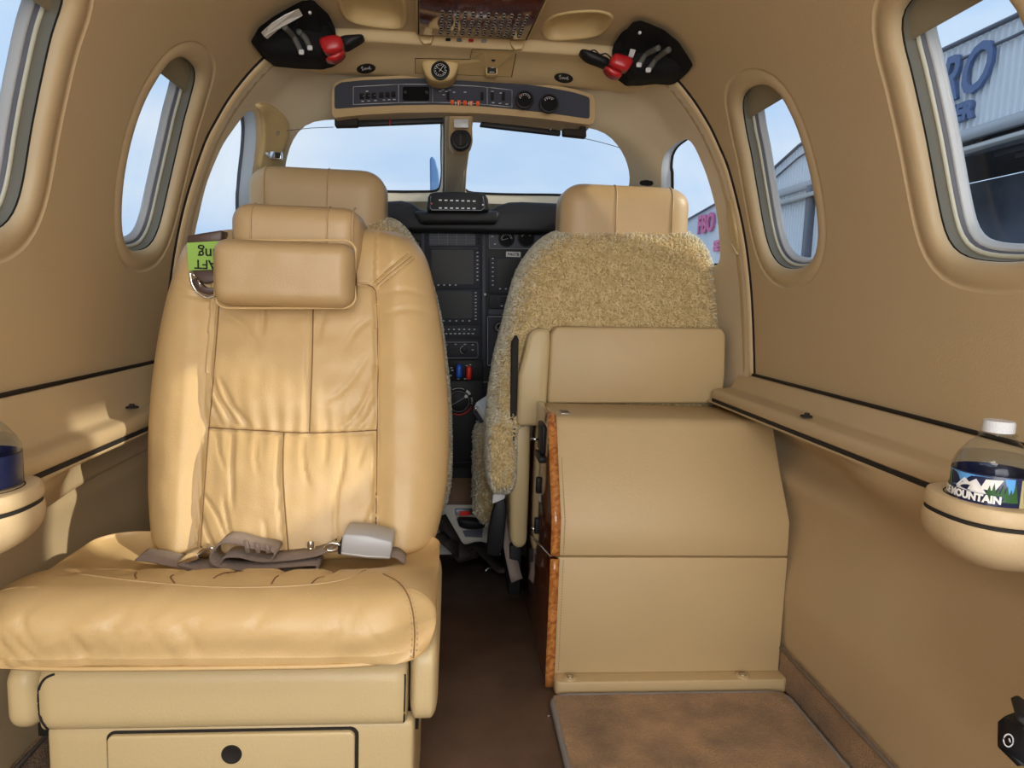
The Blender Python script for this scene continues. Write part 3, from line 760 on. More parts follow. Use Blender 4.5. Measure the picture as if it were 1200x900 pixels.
hrest(ps, 658, 215, 811, 305, 1.672, (722, 788))
box('headrest_post', (.33, 1.70, .84), (.35, 1.72, .95), M['chrome'], ps, bw=.003)
# hard shell panels on the back of the seat
sh = pp('back_shell', [(646, 392), (652, 383), (846, 385), (851, 392), (850, 440), (846, 473), (642, 473)], 1.592, .06, M['cabinet'], ps, bw=.006)
sd = pp('side_shell', [(620, 392), (628, 385), (645, 385), (646, 400), (641, 480), (634, 500), (606, 500), (608, 440)], 1.60, .06, M['shell'], ps, bw=.012)
pp('lower_side_shell', [(606, 460), (623, 460), (621, 560), (618, 640), (606, 646), (598, 636), (598, 540)], 1.635, .12, M['shell'], ps, bw=.015)
pp('dark_slot', [(600, 402), (606, 393), (608, 398), (605, 500), (601, 530), (597, 534)], 1.622, .05, M['gap'], ps, bw=.002)
cu = rbig('sheepskin_seat_cushion', (.075, 1.84, .12), (.60, 2.13, .41), (.06, .06, .06), M['fur'], ps, n=50, disp=lambda p, n: p+n*.005*(noise.noise(p*55)+.6*noise.noise(p*120)))
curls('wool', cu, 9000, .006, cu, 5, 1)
box('seat_rail', (.16, 1.72, 0), (.19, 2.12, .13), M['black'], ps, bw=.003)
box('seat_rail', (.50, 1.72, 0), (.53, 2.12, .13), M['black'], ps, bw=.003)
pl2 = empty('pilot_seat', (-.29, 1.7, 0), label='left cockpit seat with sheepskin cover behind the aft-facing leather seat', cat='seat')
rows = [(249, 330, 440), (252, 300, 455), (260, 282, 468), (275, 272, 480), (300, 262, 492), (330, 250, 504), (365, 238, 513), (410, 230, 520), (470, 224, 526), (530, 222, 528), (580, 222, 526), (610, 232, 518)]
cov2 = pad('sheepskin_cover', rows, lambda py: 1.665-.00015*(py-250), .15, .07, M['fur'], pl2, fur_d(), nu=100, nv=100, edge=.16, vtop=.12, crown=.01)
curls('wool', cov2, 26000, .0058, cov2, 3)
hrest(pl2, 287, 194, 450, 290, 1.672, (309, 383))
box('headrest_post', (-.33, 1.70, .84), (-.31, 1.72, .98), M['chrome'], pl2, bw=.003)
rbig('seat_cushion', (-.60, 1.84, .12), (-.07, 2.13, .41), (.05, .05, .05), M['fur'], pl2, n=20)
box('seat_rail', (-.12, 1.72, 0), (-.09, 2.12, .13), M['black'], pl2, bw=.003)
box('seat_rail', (-.50, 1.72, 0), (-.47, 2.12, .13), M['black'], pl2, bw=.003)
# ---------------------------------------------------------------- cabinet
M['burl'] = None
def burl(name, c1, c2, scale, rough=.12, coat=.8):
    m = mat(name, c1, rough, coat=coat); t = m.node_tree; p = t.nodes['Principled BSDF']
    tc = t.nodes.new('ShaderNodeTexCoord'); n1 = t.nodes.new('ShaderNodeTexNoise'); n1.inputs['Scale'].default_value = scale; n1.inputs['Detail'].default_value = 8; n1.inputs['Distortion'].default_value = 2.5
    r = t.nodes.new('ShaderNodeValToRGB'); r.color_ramp.elements[0].position = .36; r.color_ramp.elements[1].position = .62
    r.color_ramp.elements[0].color = (*c1, 1); r.color_ramp.elements[1].color = (*c2, 1)
    t.links.new(tc.outputs['Object'], n1.inputs['Vector']); t.links.new(n1.outputs[0], r.inputs[0]); t.links.new(r.outputs[0], p.inputs['Base Color']); return m
M['burl'] = burl('dark_burl_wood', (.07, .017, .006), (.17, .050, .016), 14)
M['burlo'] = burl('orange_burl_edge', (.30, .09, .02), (.55, .22, .055), 45, .25, .5)
cab = empty('cabinet', (.42, 1.55, 0), label='tan cabinet with burl wood side panel behind the right cockpit seat', cat='cabinet')
XL, XR = .213, .668
def cabprof(x0, x1, prof, name, mt, parent, bw=.004, **k):
    return prism(name, [(x0, y, z) for y, z in prof], (x1-x0, 0, 0), mt, parent, bw, **k)
cabprof(XL, XR, [(1.287, .028), (1.287, .2625), (1.48, .2625), (1.48, .028)], 'lower_panel', M['cabinet'], cab, .002)
cabprof(XL, XR, [(1.287, .2655), (1.290, .335), (1.345, .42), (1.391, .500), (1.396, .508), (1.403, .5135), (1.414, .516), (1.585, .516), (1.585, .2655)], 'upper_panel', M['cabinet'], cab, .003)
box('core', (XL+.003, 1.38, .02), (XR-.003, 1.47, .40), M['gap'], cab, bw=0)
fl = prism('mounting_flange', [(x, y, 0) for x, y in rr(XL+.0, 1.255, XR+.006, 1.32, .012)], (0, 0, .028), M['cabinet'], cab, bw=.003)
for px in (668, 870):
    p = U(px, 797, 1.27); c = V((p.x, 1.271, .028))
    lathe('washer', [(0, .0035), (.012, .003), (.014, .001), (.014, -.002)], c, M['cabinet'], fl, n=24)
    lathe('screw', [(0, .002), (.0035, .0022), (.006, .004), (.0068, .0045), (.0072, .003)], c, M['steel'], fl, n=20)
for z0, z1, yy in ((.03, .262, 1.3845), (.266, .335, 1.3835)):
    for k in range(int((z1-z0)/.006)):
        pass
stv = []; stf = []
def stitch(pts, wid=.0009, ln=.0032, gap=.0055, nrm=(0, -1, 0)):
    pts = [V(p) for p in pts]; nrm = V(nrm)
    for a, b in zip(pts, pts[1:]):
        L = (b-a).length; t = (b-a).normalized(); s = t.cross(nrm).normalized(); k = 0
        while k < L:
            c = a+t*k; i = len(stv)
            q = nrm*.0006
            stv.extend([c-s*wid+q, c+t*ln-s*wid+q, c+t*ln+s*wid+q, c+s*wid+q, c-s*wid-q, c+t*ln-s*wid-q, c+t*ln+s*wid-q, c+s*wid-q])
            stf.extend([(i, i+1, i+2, i+3), (i, i+4, i+5, i+1), (i+3, i+2, i+6, i+7), (i, i+3, i+7, i+4), (i+1, i+5, i+6, i+2)]); k += gap
stitch([(XL+.010, 1.287, .035), (XL+.010, 1.287, .260)]); stitch([(XL+.010, 1.287, .27), (XL+.010, 1.286, .335), (XL+.010, 1.345, .42), (XL+.010, 1.390, .495)])
M['thread'] = mat('thread', (.36, .24, .11), .7)
mesh('stitching', stv, stf, M['thread'], cab, smooth=False, kind='stuff')
# wood side: two boards divided by a slanting joint
wp = [(1.282, .268), (1.286, .34), (1.342, .425), (1.388, .502), (1.400, .514), (1.414, .519), (1.585, .519), (1.70, .500), (1.86, .40), (1.89, .135)]
wu = cabprof(.199, .2125, wp, 'upper_side_board', M['burl'], cab, .0015)
wl = cabprof(.199, .2125, [(1.282, .004), (1.282, .262), (1.89, .129), (1.91, .004)], 'lower_side_board', M['burl'], cab, .0015)
# pale burl edge banding facing the aisle end
eb = [(1.2805, .268), (1.284, .341), (1.340, .427), (1.3865, .503), (1.400, .5165), (1.415, .5205)]
grid('edge_banding', lambda u, v: V((lerp(.197, .2145, v), *interp([(i/5, a, b) for i, (a, b) in enumerate(eb)], u))), 30, 1, M['burlo'], cab)
solid(bpy.context.scene.objects[-1], .0015) if False else None
grid('edge_banding', lambda u, v: V((lerp(.197, .2145, v), 1.2805, lerp(.004, .262, u))), 10, 1, M['burlo'], cab)
for o in cab.children:
    if o.name.startswith('edge_banding'): solid(o, .002, 0)
def sidebox(name, y0, y1, z0, z1, x0, mt, parent, bw=.003): return box(name, (x0, y0, z0), (.200, y1, z1), mt, parent, bw)
lt = sidebox('latch', 1.43, 1.50, .43, .49, .191, M['black'], cab)
sidebox('latch_lever', 1.415, 1.495, .415, .428, .185, M['black'], lt)
tube('latch_pin', [(.192, 1.48, .452), (.173, 1.485, .452)], .0022, M['chrome'], lt)
sidebox('knob', 1.47, 1.485, .335, .37, .189, M['black'], cab)
sidebox('knob', 1.47, 1.485, .245, .28, .189, M['black'], cab)
tube('knob_pin', [(.193, 1.478, .255), (.183, 1.478, .255)], .003, M['chrome'], cab)
tube('joint_strip', [(.1985, 1.89, .133), (.1985, 1.29, .264)], .0018, M['chrome'], cab)
vent = box('vent_plate', (.229, 1.43, .5155), (.251, 1.478, .5180), M['steel'], cab, bw=.001)
for k in range(4): box('slot', (.2325+k*.0045, 1.436, .5178), (.2345+k*.0045, 1.472, .5184), M['gap'], vent, bw=0)
# ---------------------------------------------------------------- helpers for outlines at varying distance
def ppd(name, poly, dfn, depth, mt, parent=None, bw=0, smooth=True, **k):
    return prism(name, [U(x, y, dfn(x, y)) for x, y in poly], (0, depth, 0), mt, parent, bw, **k)
def dome(name, poly, d, T, mt, parent=None, K=6, back=.01, n=48, pw=1.0, **k):
    if n == 80: poly = [p for a, b in zip(poly, poly[1:]+poly[:1]) for p in (a, ((a[0]+b[0])/2, (a[1]+b[1])/2))]
    """pillow with the given outline, bulging T towards the cabin"""
    P = resample([(q.x, q.y) for q in cr([(x, y, 0) for x, y in poly], 4, True)], n)
    cx = sum(a for a, b in P)/n; cy = sum(b for a, b in P)/n; vs = []
    rows = [(1, back), (1, 0)]+[(math.cos(PI/2*i/K)**.6 if i < K else 0.0, -T*math.sin(PI/2*i/K)**pw) for i in range(1, K+1)]
    for f, o in rows:
        for a, b in P: p = U(lerp(cx, a, f), lerp(cy, b, f), d(lerp(cx, a, f), lerp(cy, b, f)) if callable(d) else d); vs.append(V((p.x, p.y+o, p.z)))
    R_ = len(rows)
    fs = [(i*n+j, i*n+(j+1) % n, (i+1)*n+(j+1) % n, (i+1)*n+j) for i in range(R_-1) for j in range(n)]+[tuple(range(n))]
    return mesh(name, vs, fs, mt, parent, **k)
def patch(name, poly, off, th, mt, parent=None, K=4, n=36, **k):
    """raised plate lying on the cockpit liner"""
    L = [cock_px(*p) for p in resample([(q.x, q.y) for q in cr([(x, y, 0) for x, y in poly], 4, True)], n)]
    L = [l for l in L if l]; n = len(L); cy = sum(a for a, b in L)/n; cs = sum(b for a, b in L)/n; vs = []
    rows = [(1.0, -off+.002), (1.0, -off-th*.7), (.96, -off-th)]+[(.96*(1-i/K), -off-th) for i in range(1, K+1)]
    for f, o in rows: vs += [COCK(lerp(cy, a, f), lerp(cs, b, f), o) for a, b in L]
    fs = [(i*n+j, i*n+(j+1) % n, (i+1)*n+(j+1) % n, (i+1)*n+j) for i in range(len(rows)-1) for j in range(n)]
    return mesh(name, vs, fs, mt, parent, **k)
def band(name, tops, bots, dfn, depth, mt, parent=None, n=28, bw=0, rnd=2.5, **k):
    x0, x1 = tops[0][0], tops[-1][0]; T_, B_ = [], []
    for i in range(n+1):
        u = i/n; u = .5-.5*math.cos(PI*u) if rnd else u; x = lerp(x0, x1, u); a = interp(tops, x)[0]; b = interp(bots, x)[0]
        e = min(x-x0, x1-x); c = rnd*(1-math.sqrt(max(0, 1-(1-min(1, e/rnd))**2))) if rnd else 0
        T_.append((x, a+c)); B_.append((x, b-c))
    vs = []
    for (x, a), (_, b) in zip(T_, B_):
        p, q = U(x, a, dfn(x, a)), U(x, b, dfn(x, b)); e = V((0, depth, 0)); vs += [p, q, q+e, p+e]
    fs = [(i*4+j, i*4+(j+1) % 4, (i+1)*4+(j+1) % 4, (i+1)*4+j) for i in range(n) for j in range(4)]+[(0, 1, 2, 3), (n*4, n*4+3, n*4+2, n*4+1)]
    o = mesh(name, vs, fs, mt, parent, **k); wsharp(o, 45)
    if bw: bevel(o, bw)
    return o
def disc(name, px, py, rpx_, d, th, mt, parent=None, n=28, ry=None, **k):
    return pp(name, [(px+rpx_*math.cos(2*PI*i/n), py+(ry or rpx_)*math.sin(2*PI*i/n)) for i in range(n)], d, th, mt, parent, **k)
def line(name, pts, d, r, mt, parent=None, closed=False, n=5, **k):
    return tube(name, [U(x, y, d if not callable(d) else d(x, y)) for x, y in pts], r, mt, parent, n=n, closed=closed, **k)
def ribbon(name, pts, w, th, mt, parent=None, wd=(0, 1, 0), **k):
    """webbing: path pts, width w along wd"""
    return sweep(name, pts, [(-w/2, -th/2), (w/2, -th/2), (w/2, th/2), (-w/2, th/2)], mt, parent, up=[V(wd).cross((V(pts[min(i+1, len(pts)-1)])-V(pts[max(i-1, 0)])).normalized()) for i in range(len(pts))], smooth=True, **k)
def dashes(name, pts, d, mt, parent, w=2.0, h=1.0, th=.0006):
    """small light legend marks (too small to read), one stuff object"""
    vs = []; fs = []
    for x, y in pts:
        k = len(vs); dd = d if not callable(d) else d(x, y)
        q = [U(x-w/2, y-h/2, dd), U(x+w/2, y-h/2, dd), U(x+w/2, y+h/2, dd), U(x-w/2, y+h/2, dd)]
        vs += q+[p+V((0, th, 0)) for p in q]
        fs += [(k, k+1, k+2, k+3), (k+4, k+7, k+6, k+5), (k, k+4, k+5, k+1), (k+1, k+5, k+6, k+2), (k+2, k+6, k+7, k+3), (k+3, k+7, k+4, k)]
    return mesh(name, vs, fs, mt, parent, smooth=False, kind='stuff')
M['mark'] = mat('pale_legend', (.55, .56, .58), .5)
M['line'] = mat('grey_line', (.30, .31, .34), .5)
M['wood'] = burl('overhead_wood', (.10, .022, .008), (.20, .055, .02), 9, .10, 1.0)
M['gauge'] = mat('gauge_black', (.006, .006, .007), .6, spec=.1)
M['green'] = mat('green_sticker', (.30, .52, .09), .6)
# ---------------------------------------------------------------- overhead wooden panel on the ceiling
ow = empty('ceiling_vent', (.035, 1.30, 1.245), label='glossy red-brown wood panel with rows of vent slots on the cabin ceiling', cat='vent')
XA, XB, YB = -.085, .148, 1.488
def cz(px, py, z):
    d = U(px, py, 1)-V((0, 0, CAMZ)); return V((0, 0, CAMZ))+d*((z-CAMZ)/d.z)
zz = 1.246
p1, p2, p3, p4 = cz(491, 0, zz), cz(491, 41, zz), cz(616, 47, zz), cz(638, 0, zz)
def ext2(a, b, f): return b+(a-b)*f
q = [ext2(p1, p2, 2.0), p2, p3, ext2(p4, p3, 2.0)]
prism('frame', [p+V((s*.006, t*.008, .002)) for p, s, t in zip(q, (-1, -1, 1, 1), (0, 1, 1, 0))], (0, 0, .02), M['plastic'], ow, bw=.002)
prism('dark_edge', [p+V((s*.002, t*.002, .0005)) for p, s, t in zip(q, (-1, -1, 1, 1), (0, 1, 1, 0))], (0, 0, .012), M['gap'], ow)
prism('wood_board', q, (0, 0, .010), M['wood'], ow, bw=.001)
ex, ey = (p3-p2), (p1-p2)
ov0 = None
for i in range(12):
    for j in range(9):
        c = p2+ex*(.20+i*.066+.006*(j % 2))+ey*(.10+j*.078)
        c.z = zz-.0008
        if ov0 is None:
            vs = []; fs = []
            for r_, h_ in ((.85, .0012), (.85, 0), (.68, -.0003), (.68, .0002)):
                for a in range(14): vs.append(((r_*.0042)*math.cos(2*PI*a/14), (r_*.0062)*math.sin(2*PI*a/14), h_))
            fs = [(a*14+b, a*14+(b+1) % 14, (a+1)*14+(b+1) % 14, (a+1)*14+b) for a in range(3) for b in range(14)]
            ov0 = mesh('slot_rim', vs, fs, M['steel'], ow); base_o = ov0
            vs = [(.0027*math.cos(2*PI*a/12), .0040*math.sin(2*PI*a/12), z_) for z_ in (0, .001) for a in range(12)]
            hol = mesh('slot', vs, [tuple(range(12)), tuple(range(23, 11, -1))]+[(a, (a+1) % 12, (a+1) % 12+12, a+12) for a in range(12)], M['gap'], ov0, smooth=False)
            hol.location = (0, 0, 0); hol.matrix_parent_inverse = Matrix.Identity(4)
            ov0.location = c
            continue
        o2 = ov0.copy(); COL.objects.link(o2); o2.location = c
        h2 = hol.copy(); COL.objects.link(h2); h2.parent = o2; h2.matrix_parent_inverse = Matrix.Identity(4)
for x in (496, 603):
    ppd('end_tab', [(x-6, 41.5+(x-490)*.05), (x+13, 41.5+(x-490)*.05), (x+9, 50+(x-490)*.06), (x+1, 51+(x-490)*.06), (x-3, 47+(x-490)*.06)], lambda a, b: 1.478, .012, M['plastic'], ow, bw=.001)
for x, c in ((525, 'gap'), (538, 'seal'), (552, 'red'), (567, 'line')):
    ppd('indicator', rr(x-3, 43.2+(x-490)*.04, x+3, 45.8+(x-490)*.045, .8, 2), lambda a, b: 1.4775, .004, M[c], ow)
# ---------------------------------------------------------------- overhead switch console above the windshield
oc = empty('overhead_console', (.02, 1.68, 1.2), label='curved dark switch and gauge console above the windshield', cat='switch panel')
dO = lambda x, y: 1.655+(y-95)*.0010+((x-545)/150)**2*(-.03)
top = [(392, 101), (400, 96.5), (425, 94), (470, 92), (515, 91.5), (560, 93), (600, 96.5), (640, 102), (672, 108), (691, 114)]
bot = [(690, 139), (665, 135.5), (640, 132), (600, 127.5), (560, 124), (515, 122.5), (470, 123), (425, 125), (393, 127.5)]
ftop = [(389, 103), (393, 97), (402, 93), (425, 90.5), (470, 88.5), (515, 88), (560, 89.5), (600, 93), (640, 98.5), (672, 104), (692, 110), (697, 113)]
fbot = [(696, 145), (689, 146), (640, 139.5), (600, 135.5), (560, 132.5), (515, 131.5), (470, 132), (425, 134.5), (392, 138), (389, 137)]
band('housing', ftop, sorted(fbot), lambda x, y: dO(x, y)+.002, .09, M['rim'], oc, rnd=5)
fc = band('face', top, sorted(bot), dO, .02, M['panelblue'], oc)
dO2 = lambda x, y: dO(x, y)-.0012
def ty(x, k): return interp([(400, 102.5, 123), (470, 98.6, 120.2), (515, 99, 119.8), (560, 101, 121.5), (600, 105.5, 125.5)], x)[k]
for x0, x1 in ((414, 467), (467, 507), (507, 571), (571, 600)):
    P = [(lerp(x0, x1, i/4), ty(lerp(x0, x1, i/4), 0)) for i in range(5)]+[(lerp(x1, x0, i/4), ty(lerp(x1, x0, i/4), 1)) for i in range(5)]
    line('frame_line', P, dO2, .0007, M['mark'], oc, closed=True)
for i, x in enumerate((424, 431, 438, 447, 454, 461)): ppd('rocker_switch', rr(x-2.6, ty(x, 0)+8, x+2.6, ty(x, 0)+15, .8, 2), dO2, .003, M['black'], oc, bw=.0003)
dashes('legend', [(x, ty(x, 0)+17.5) for x in (425, 432, 440, 450, 456, 462)]+[(x, ty(x, 0)+11) for x in (425, 431, 438)]+[(x, ty(x, 0)+6) for x in (430, 519, 527)]+[(x, ty(x, 1)-3) for x in (578, 586, 594)]+[(516, 107), (523, 107), (520, 111), (532, 108), (545, 108), (577, 107), (587, 109)], lambda x, y: dO(x, y)-.0008, M['mark'], oc, 3, .8)
ppd('recessed_display', rr(472, 101.5, 503, 118, 2, 3), dO2, .002, M['gauge'], oc)
for x in (475, 500): disc('knob', x, 108, 2, 1.648, .01, M['black'], oc, n=12)
for x in (530, 538, 545, 552.5, 560): ppd('orange_switch', rr(x-2.1, 117+(x-530)*.05, x+2.1, 122+(x-530)*.05, .6, 2), lambda a, b: dO(a, b)-.006, .006, M['orange'], oc, bw=.0005)
for x in (534, 537, 549.5, 552): line('toggle', [(x, 119), (x, 124)], lambda a, b: dO(a, b)-.009, .0012, M['white'], oc)
for x in (525, 565, 577, 590): ppd('toggle_guard', rr(x-1.6, 108, x+1.6, 117, .6, 2), lambda a, b: dO(a, b)-.006, .006, M['black'], oc)
def gauge(px, py, r, d, parent, needle=40, arc='mark', a0=200, a1=340):
    g = disc('gauge', px, py, r, d-.004, .012, M['black'], parent, bw=.0008)
    disc('dial', px, py, r*.84, d-.0048, .001, M['gauge'], g)
    P = [(px+r*.66*math.cos(math.radians(a)), py+r*.66*math.sin(math.radians(a))) for a in range(a0, a1+1, 10)]
    line('scale', P, d-.0050, .00045, M[arc], g)
    dashes('tick', [(px+r*.52*math.cos(math.radians(a)), py+r*.52*math.sin(math.radians(a))) for a in range(a0, a1+1, 28)], d-.0050, M['mark'], g, max(.5, r*.10), max(.5, r*.10))
    if needle is not None:
        a = math.radians(needle); line('needle', [(px-r*.2*math.cos(a), py-r*.2*math.sin(a)), (px+r*.6*math.cos(a), py+r*.6*math.sin(a))], d-.0054, .0005, M['white'], g)
    return g
gauge(615, 116.5, 10.5, 1.647, oc, None); gauge(643.5, 121, 11, 1.643, oc, None, a0=220, a1=320)
line('red_mark', [(607.5, 112.5), (609.5, 110.5)], 1.640, .0006, M['red'], oc)
# cream plate with the dial and two switches, in front of the console
cp = empty('ceiling_plate', (0, 1.6, 1.245), label='cream plastic plate with round dial and small switch above the console', cat='panel')
ONH = OnObj(hlp, oc.children[0])
def onplate_(name, poly, l0, l1, mt, parent):
    P = [q for a, b in zip(poly, poly[1:]+poly[:1]) for q in [(lerp(a[0], b[0], i/4), lerp(a[1], b[1], i/4)) for i in range(4)]]; n = len(P)
    vs = [ONH(x, y, l0) for x, y in P]+[ONH(x, y, l1) for x, y in P]
    return mesh(name, vs, [tuple(range(n)), tuple(range(2*n-1, n-1, -1))]+[(i, (i+1) % n, (i+1) % n+n, i+n) for i in range(n)], mt, parent, smooth=False)
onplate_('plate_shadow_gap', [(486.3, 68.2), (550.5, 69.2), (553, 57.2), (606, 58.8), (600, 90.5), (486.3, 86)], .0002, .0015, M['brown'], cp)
onplate_('plate', [(487, 69), (551, 70), (553.5, 58), (605, 59.5), (599, 90), (487, 85.5)], .0010, .0045, M['plastic'], cp)
dome('dial_boss', [(496, 72), (516, 67), (536, 72), (535, 84), (528, 93), (516, 95.5), (504, 93), (497, 84)], 1.575, .010, M['plastic'], cp, back=.05)
g = gauge(516, 82, 11, 1.567, cp, -55, a0=0, a1=340)
line('needle', [(511, 78), (522, 86)], 1.5605, .0004, M['white'], g)
dome('lamp_base', [(569, 62), (578, 60), (589, 63), (588, 70), (578, 71.5), (567, 69)], 1.545, .003, M['grey'], cp, back=.03)
disc('lamp_ball', 578.5, 66, 4.6, 1.538, .012, M['gap'], cp, bw=.002); disc('lamp_glass', 579.5, 63, 2.4, 1.534, .006, M['chrome'], cp, bw=.001)
sw = pp('switch_surround', rr(569.5, 74, 583, 87, 2, 3), 1.578, .03, M['plastic'], cp, bw=.001)
pp('switch', rr(571, 75.5, 581.5, 86, 1, 2), 1.576, .004, M['gap'], sw); pp('switch_mark', [(574, 76.5), (579, 77), (579, 79.5), (576, 79.5)], 1.575, .001, M['white'], sw)
dashes('legend', [(575, 84.5), (578, 84.6)], 1.5755, M['mark'], sw, 2.4, .8)
# oval badges
for px, py, a, lb in ((429, 80.5, -6, 'left of the dial'), (660.5, 91.5, 8, 'right of the dial')):
    b = empty('speaker_badge', U(px, py, 1.655), label='small black oval badge with white script on the headliner, '+lb, cat='badge', group='oval badges on the headliner')
    ca, sa = math.cos(math.radians(a)), math.sin(math.radians(a)); N = 32
    P = [(px+11.2*math.cos(t)*ca-5.8*math.sin(t)*sa, py+11.2*math.cos(t)*sa+5.8*math.sin(t)*ca) for t in [2*PI*i/N for i in range(N)]]
    vs = []
    for l_ in (.0002, .0022): vs += [ONH(x, y, l_) for x, y in P]
    mesh('plate', vs, [tuple(range(N)), tuple(range(2*N-1, N-1, -1))]+[(i, (i+1) % N, (i+1) % N+N, i+N) for i in range(N)], M['gap'], b, smooth=False)
    S = [(-6, -1), (-4, -3), (-4.5, 1.5), (-2.5, .5), (-1.5, -1), (-1, 1.5), (.5, -1), (1.2, 1.3), (2.4, -1), (3.2, 1.2), (4.5, -2.5), (4.6, 1.5), (6, .4)]
    tube('script', cr([ONH(px+x*ca-y*sa, py+x*sa+y*ca, .0028) for x, y in S], 3), .0008, M['mark'], b, n=5)
# ---------------------------------------------------------------- oxygen mask pouches
M['webgrey'] = mat('grey_webbing', (.10, .10, .09), .7, bump=.6, bscale=600)
M['fabricblack'] = mat('black_fabric', (.007, .007, .008), .8, bump=.6, bscale=300, spec=.2)
def DPO(off):
    def f(x, y):
        q = cab_px(x, y); return min(1.46, (q[0] if q else 1.46)-.022)-off
    return f
def pouch(label, side, outline, straps, knob, knob2, lever, white, d=1.46):
    o = empty('oxygen_mask_pouch', U(outline[0][0], outline[0][1], d), label=label, cat='oxygen mask', group='oxygen mask pouches hanging under the arch')
    dome('pouch', outline, DPO(0), .040, M['fabricblack'], o, K=7, back=.045, n=80, pw=.55)
    for i, st in enumerate(straps):
        s_ = line('strap', [(p.x, p.y) for p in cr([(a, b, 0) for a, b in st], 5)], DPO(.044), .0055, M['webgrey'], o, n=8)
        ppd('strap_end', rr(st[-1][0]-3, st[-1][1]-3, st[-1][0]+3, st[-1][1]+2.5, 1.2, 2), DPO(.052), .004, M['mark'], s_, bw=.0004)
    dome('lower_red_tab', knob2, DPO(.03), .008, M['red'], o, back=.02, K=4)
    dome('red_tab', knob, DPO(.045), .009, M['red'], o, back=.02, K=4)
    dome('black_lever', lever, DPO(.012), .010, M['black'], o, back=.02, K=4)
    if white: white(o)
    return o
def wl_(o):
    P = [(297+11+x*.125-11, y) for x, y in ()]
    ppd('white_label', [(306, 38), (318, 27), (334, 17), (350, 10), (352, 13), (337, 20.5), (322, 30.5), (310, 41)], DPO(.036), .02, M['white'], o)
    dashes('stamp', [(312, 34), (325, 23.5), (336, 17.5)], DPO(.0365), M['brown'], o, 2, 1.2)
    disc('stud', 363, 14.5, 1.8, DPO(.044)(363, 14.5), .004, M['mark'], o, n=10)
pouch('black oxygen mask pouch with red tab under the arch, white label along its edge', -1,
      [(296.5, 53), (305, 38), (322, 25), (345, 12), (358, 5.5), (370, 4.5), (379, 13), (388, 22), (390, 40), (397, 52), (398, 62), (385, 70), (372, 73), (345, 72), (315, 69), (303, 60)],
      [[(333, 31), (344, 43), (353, 61)], [(350, 37), (358, 45), (363, 56)]],
      [(374, 47), (384, 42), (397, 42), (402, 50), (400, 58), (391, 62), (380, 61)], [(382, 69), (396, 62), (403, 58), (402, 65), (393, 71), (386, 71)],
      [(398, 44), (415, 41), (425, 41), (425, 45), (416, 51), (403, 57)], wl_)
def wr_(o):
    ppd('white_label', [(739, 57), (745, 58.5), (742, 67.5), (736.5, 66)], DPO(.0435), .003, M['mark'], o)
    disc('stud', 750, 38, 1.8, DPO(.044)(750, 38), .004, M['mark'], o, n=10)
    line('cable', [(p.x, p.y) for p in cr([(692, 60, 0), (697, 59, 0), (703, 64, 0), (710, 63, 0), (716, 68, 0)], 4)], DPO(.03), .0016, M['black'], o)
pouch('black oxygen mask pouch with red tab under the arch, small pale tag beside the tab', 1,
      [(723, 52), (726, 41), (736, 35), (738, 29.5), (746, 28), (757, 32), (775, 40), (792, 54), (803, 70), (809, 80), (806, 85), (799, 90), (793, 92), (775, 91), (755, 93), (740, 93), (728, 84), (722, 70)],
      [[(772, 56), (757, 64), (749, 76)], [(784, 58), (770, 68), (760, 82)]],
      [(715, 71), (719, 64), (725, 63), (741, 69), (739, 78), (733, 83), (722, 80), (716, 76)], [(709, 78), (716, 80), (728, 86), (727, 90), (720, 90), (712, 85)],
      [(680, 60), (685, 58), (700, 63), (714, 70), (712, 78), (700, 74), (688, 69)], wr_)
# ---------------------------------------------------------------- windshield post, visors
po = empty('trim_2', (0, 1.75, 1.1), kind='structure', label='centre windshield post with round vent')
dP = lambda x, y: 1.735+(y-138)*.0062
ppd('post', [(521, 136), (555, 136), (551, 170), (547, 200), (545, 240), (521, 240)], dP, .05, M['liner'], po, bw=.006)
pc = ppd('post_cover', [(526, 136), (553, 136), (554, 165), (552, 173), (546, 179), (540, 180), (532, 178), (527, 171), (526, 160)], lambda x, y: 1.715+(y-138)*.0025, .04, M['rim'], po, bw=.004)
pp('light', rr(532, 139.5, 549, 149.5, 1, 2), 1.716, .01, M['grey'], pc, bw=.0005)
disc('vent', 540, 163, 12.4, 1.75, .03, M['black'], pc, bw=.003)
disc('vent_core', 540, 164, 7.5, 1.744, .01, M['gap'], pc, bw=.002); pp('vent_vane', rr(538.5, 157, 541, 171, .8, 2), 1.741, .004, M['black'], pc)
line('post_edge', [(520.5, 140), (520, 190), (519.5, 236)], dP, .002, M['seal'], po)
for lab, bar, hinge, film in (('left black sun visor bar stowed along the windshield top', [(418, 141), (519, 137.5), (520, 143.5), (430, 147), (418, 147.5)], [(391.5, 134.5), (400, 135), (401, 138), (419, 138), (419, 147.5), (392, 148)], [(336, 153), (365, 150), (391, 149)]),
                              ('right black sun visor bar stowed along the windshield top', [(564, 142), (657, 152.5), (657, 158.5), (600, 152), (562, 147.5)], [(660, 150), (680, 151), (680, 147.5), (687, 148), (687.5, 161), (660, 158)], [(684, 162), (705, 167), (726, 173)])):
    v = empty('sun_visor', U(*bar[0], 1.70), label=lab, cat='sun visor', group='sun visors')
    ppd('bar', bar, lambda x, y: 1.712, .016, M['black'], v, bw=.002); ppd('hinge', hinge, lambda x, y: 1.70, .025, M['gap'], v, bw=.003)
    line('film_edge', film, 1.71, .0008, M['seal'], v)
    mx = (bar[1][0]+bar[0][0])/2
    line('pin', [((bar[2][0]*.3+bar[3][0]*.7) if 'left' in lab else 645, 139 if 'left' in lab else 149), ((bar[2][0]*.3+bar[3][0]*.7) if 'left' in lab else 645, 147 if 'left' in lab else 153)], 1.70, .0015, M['red'] if 'left' in lab else M['steel'], v)
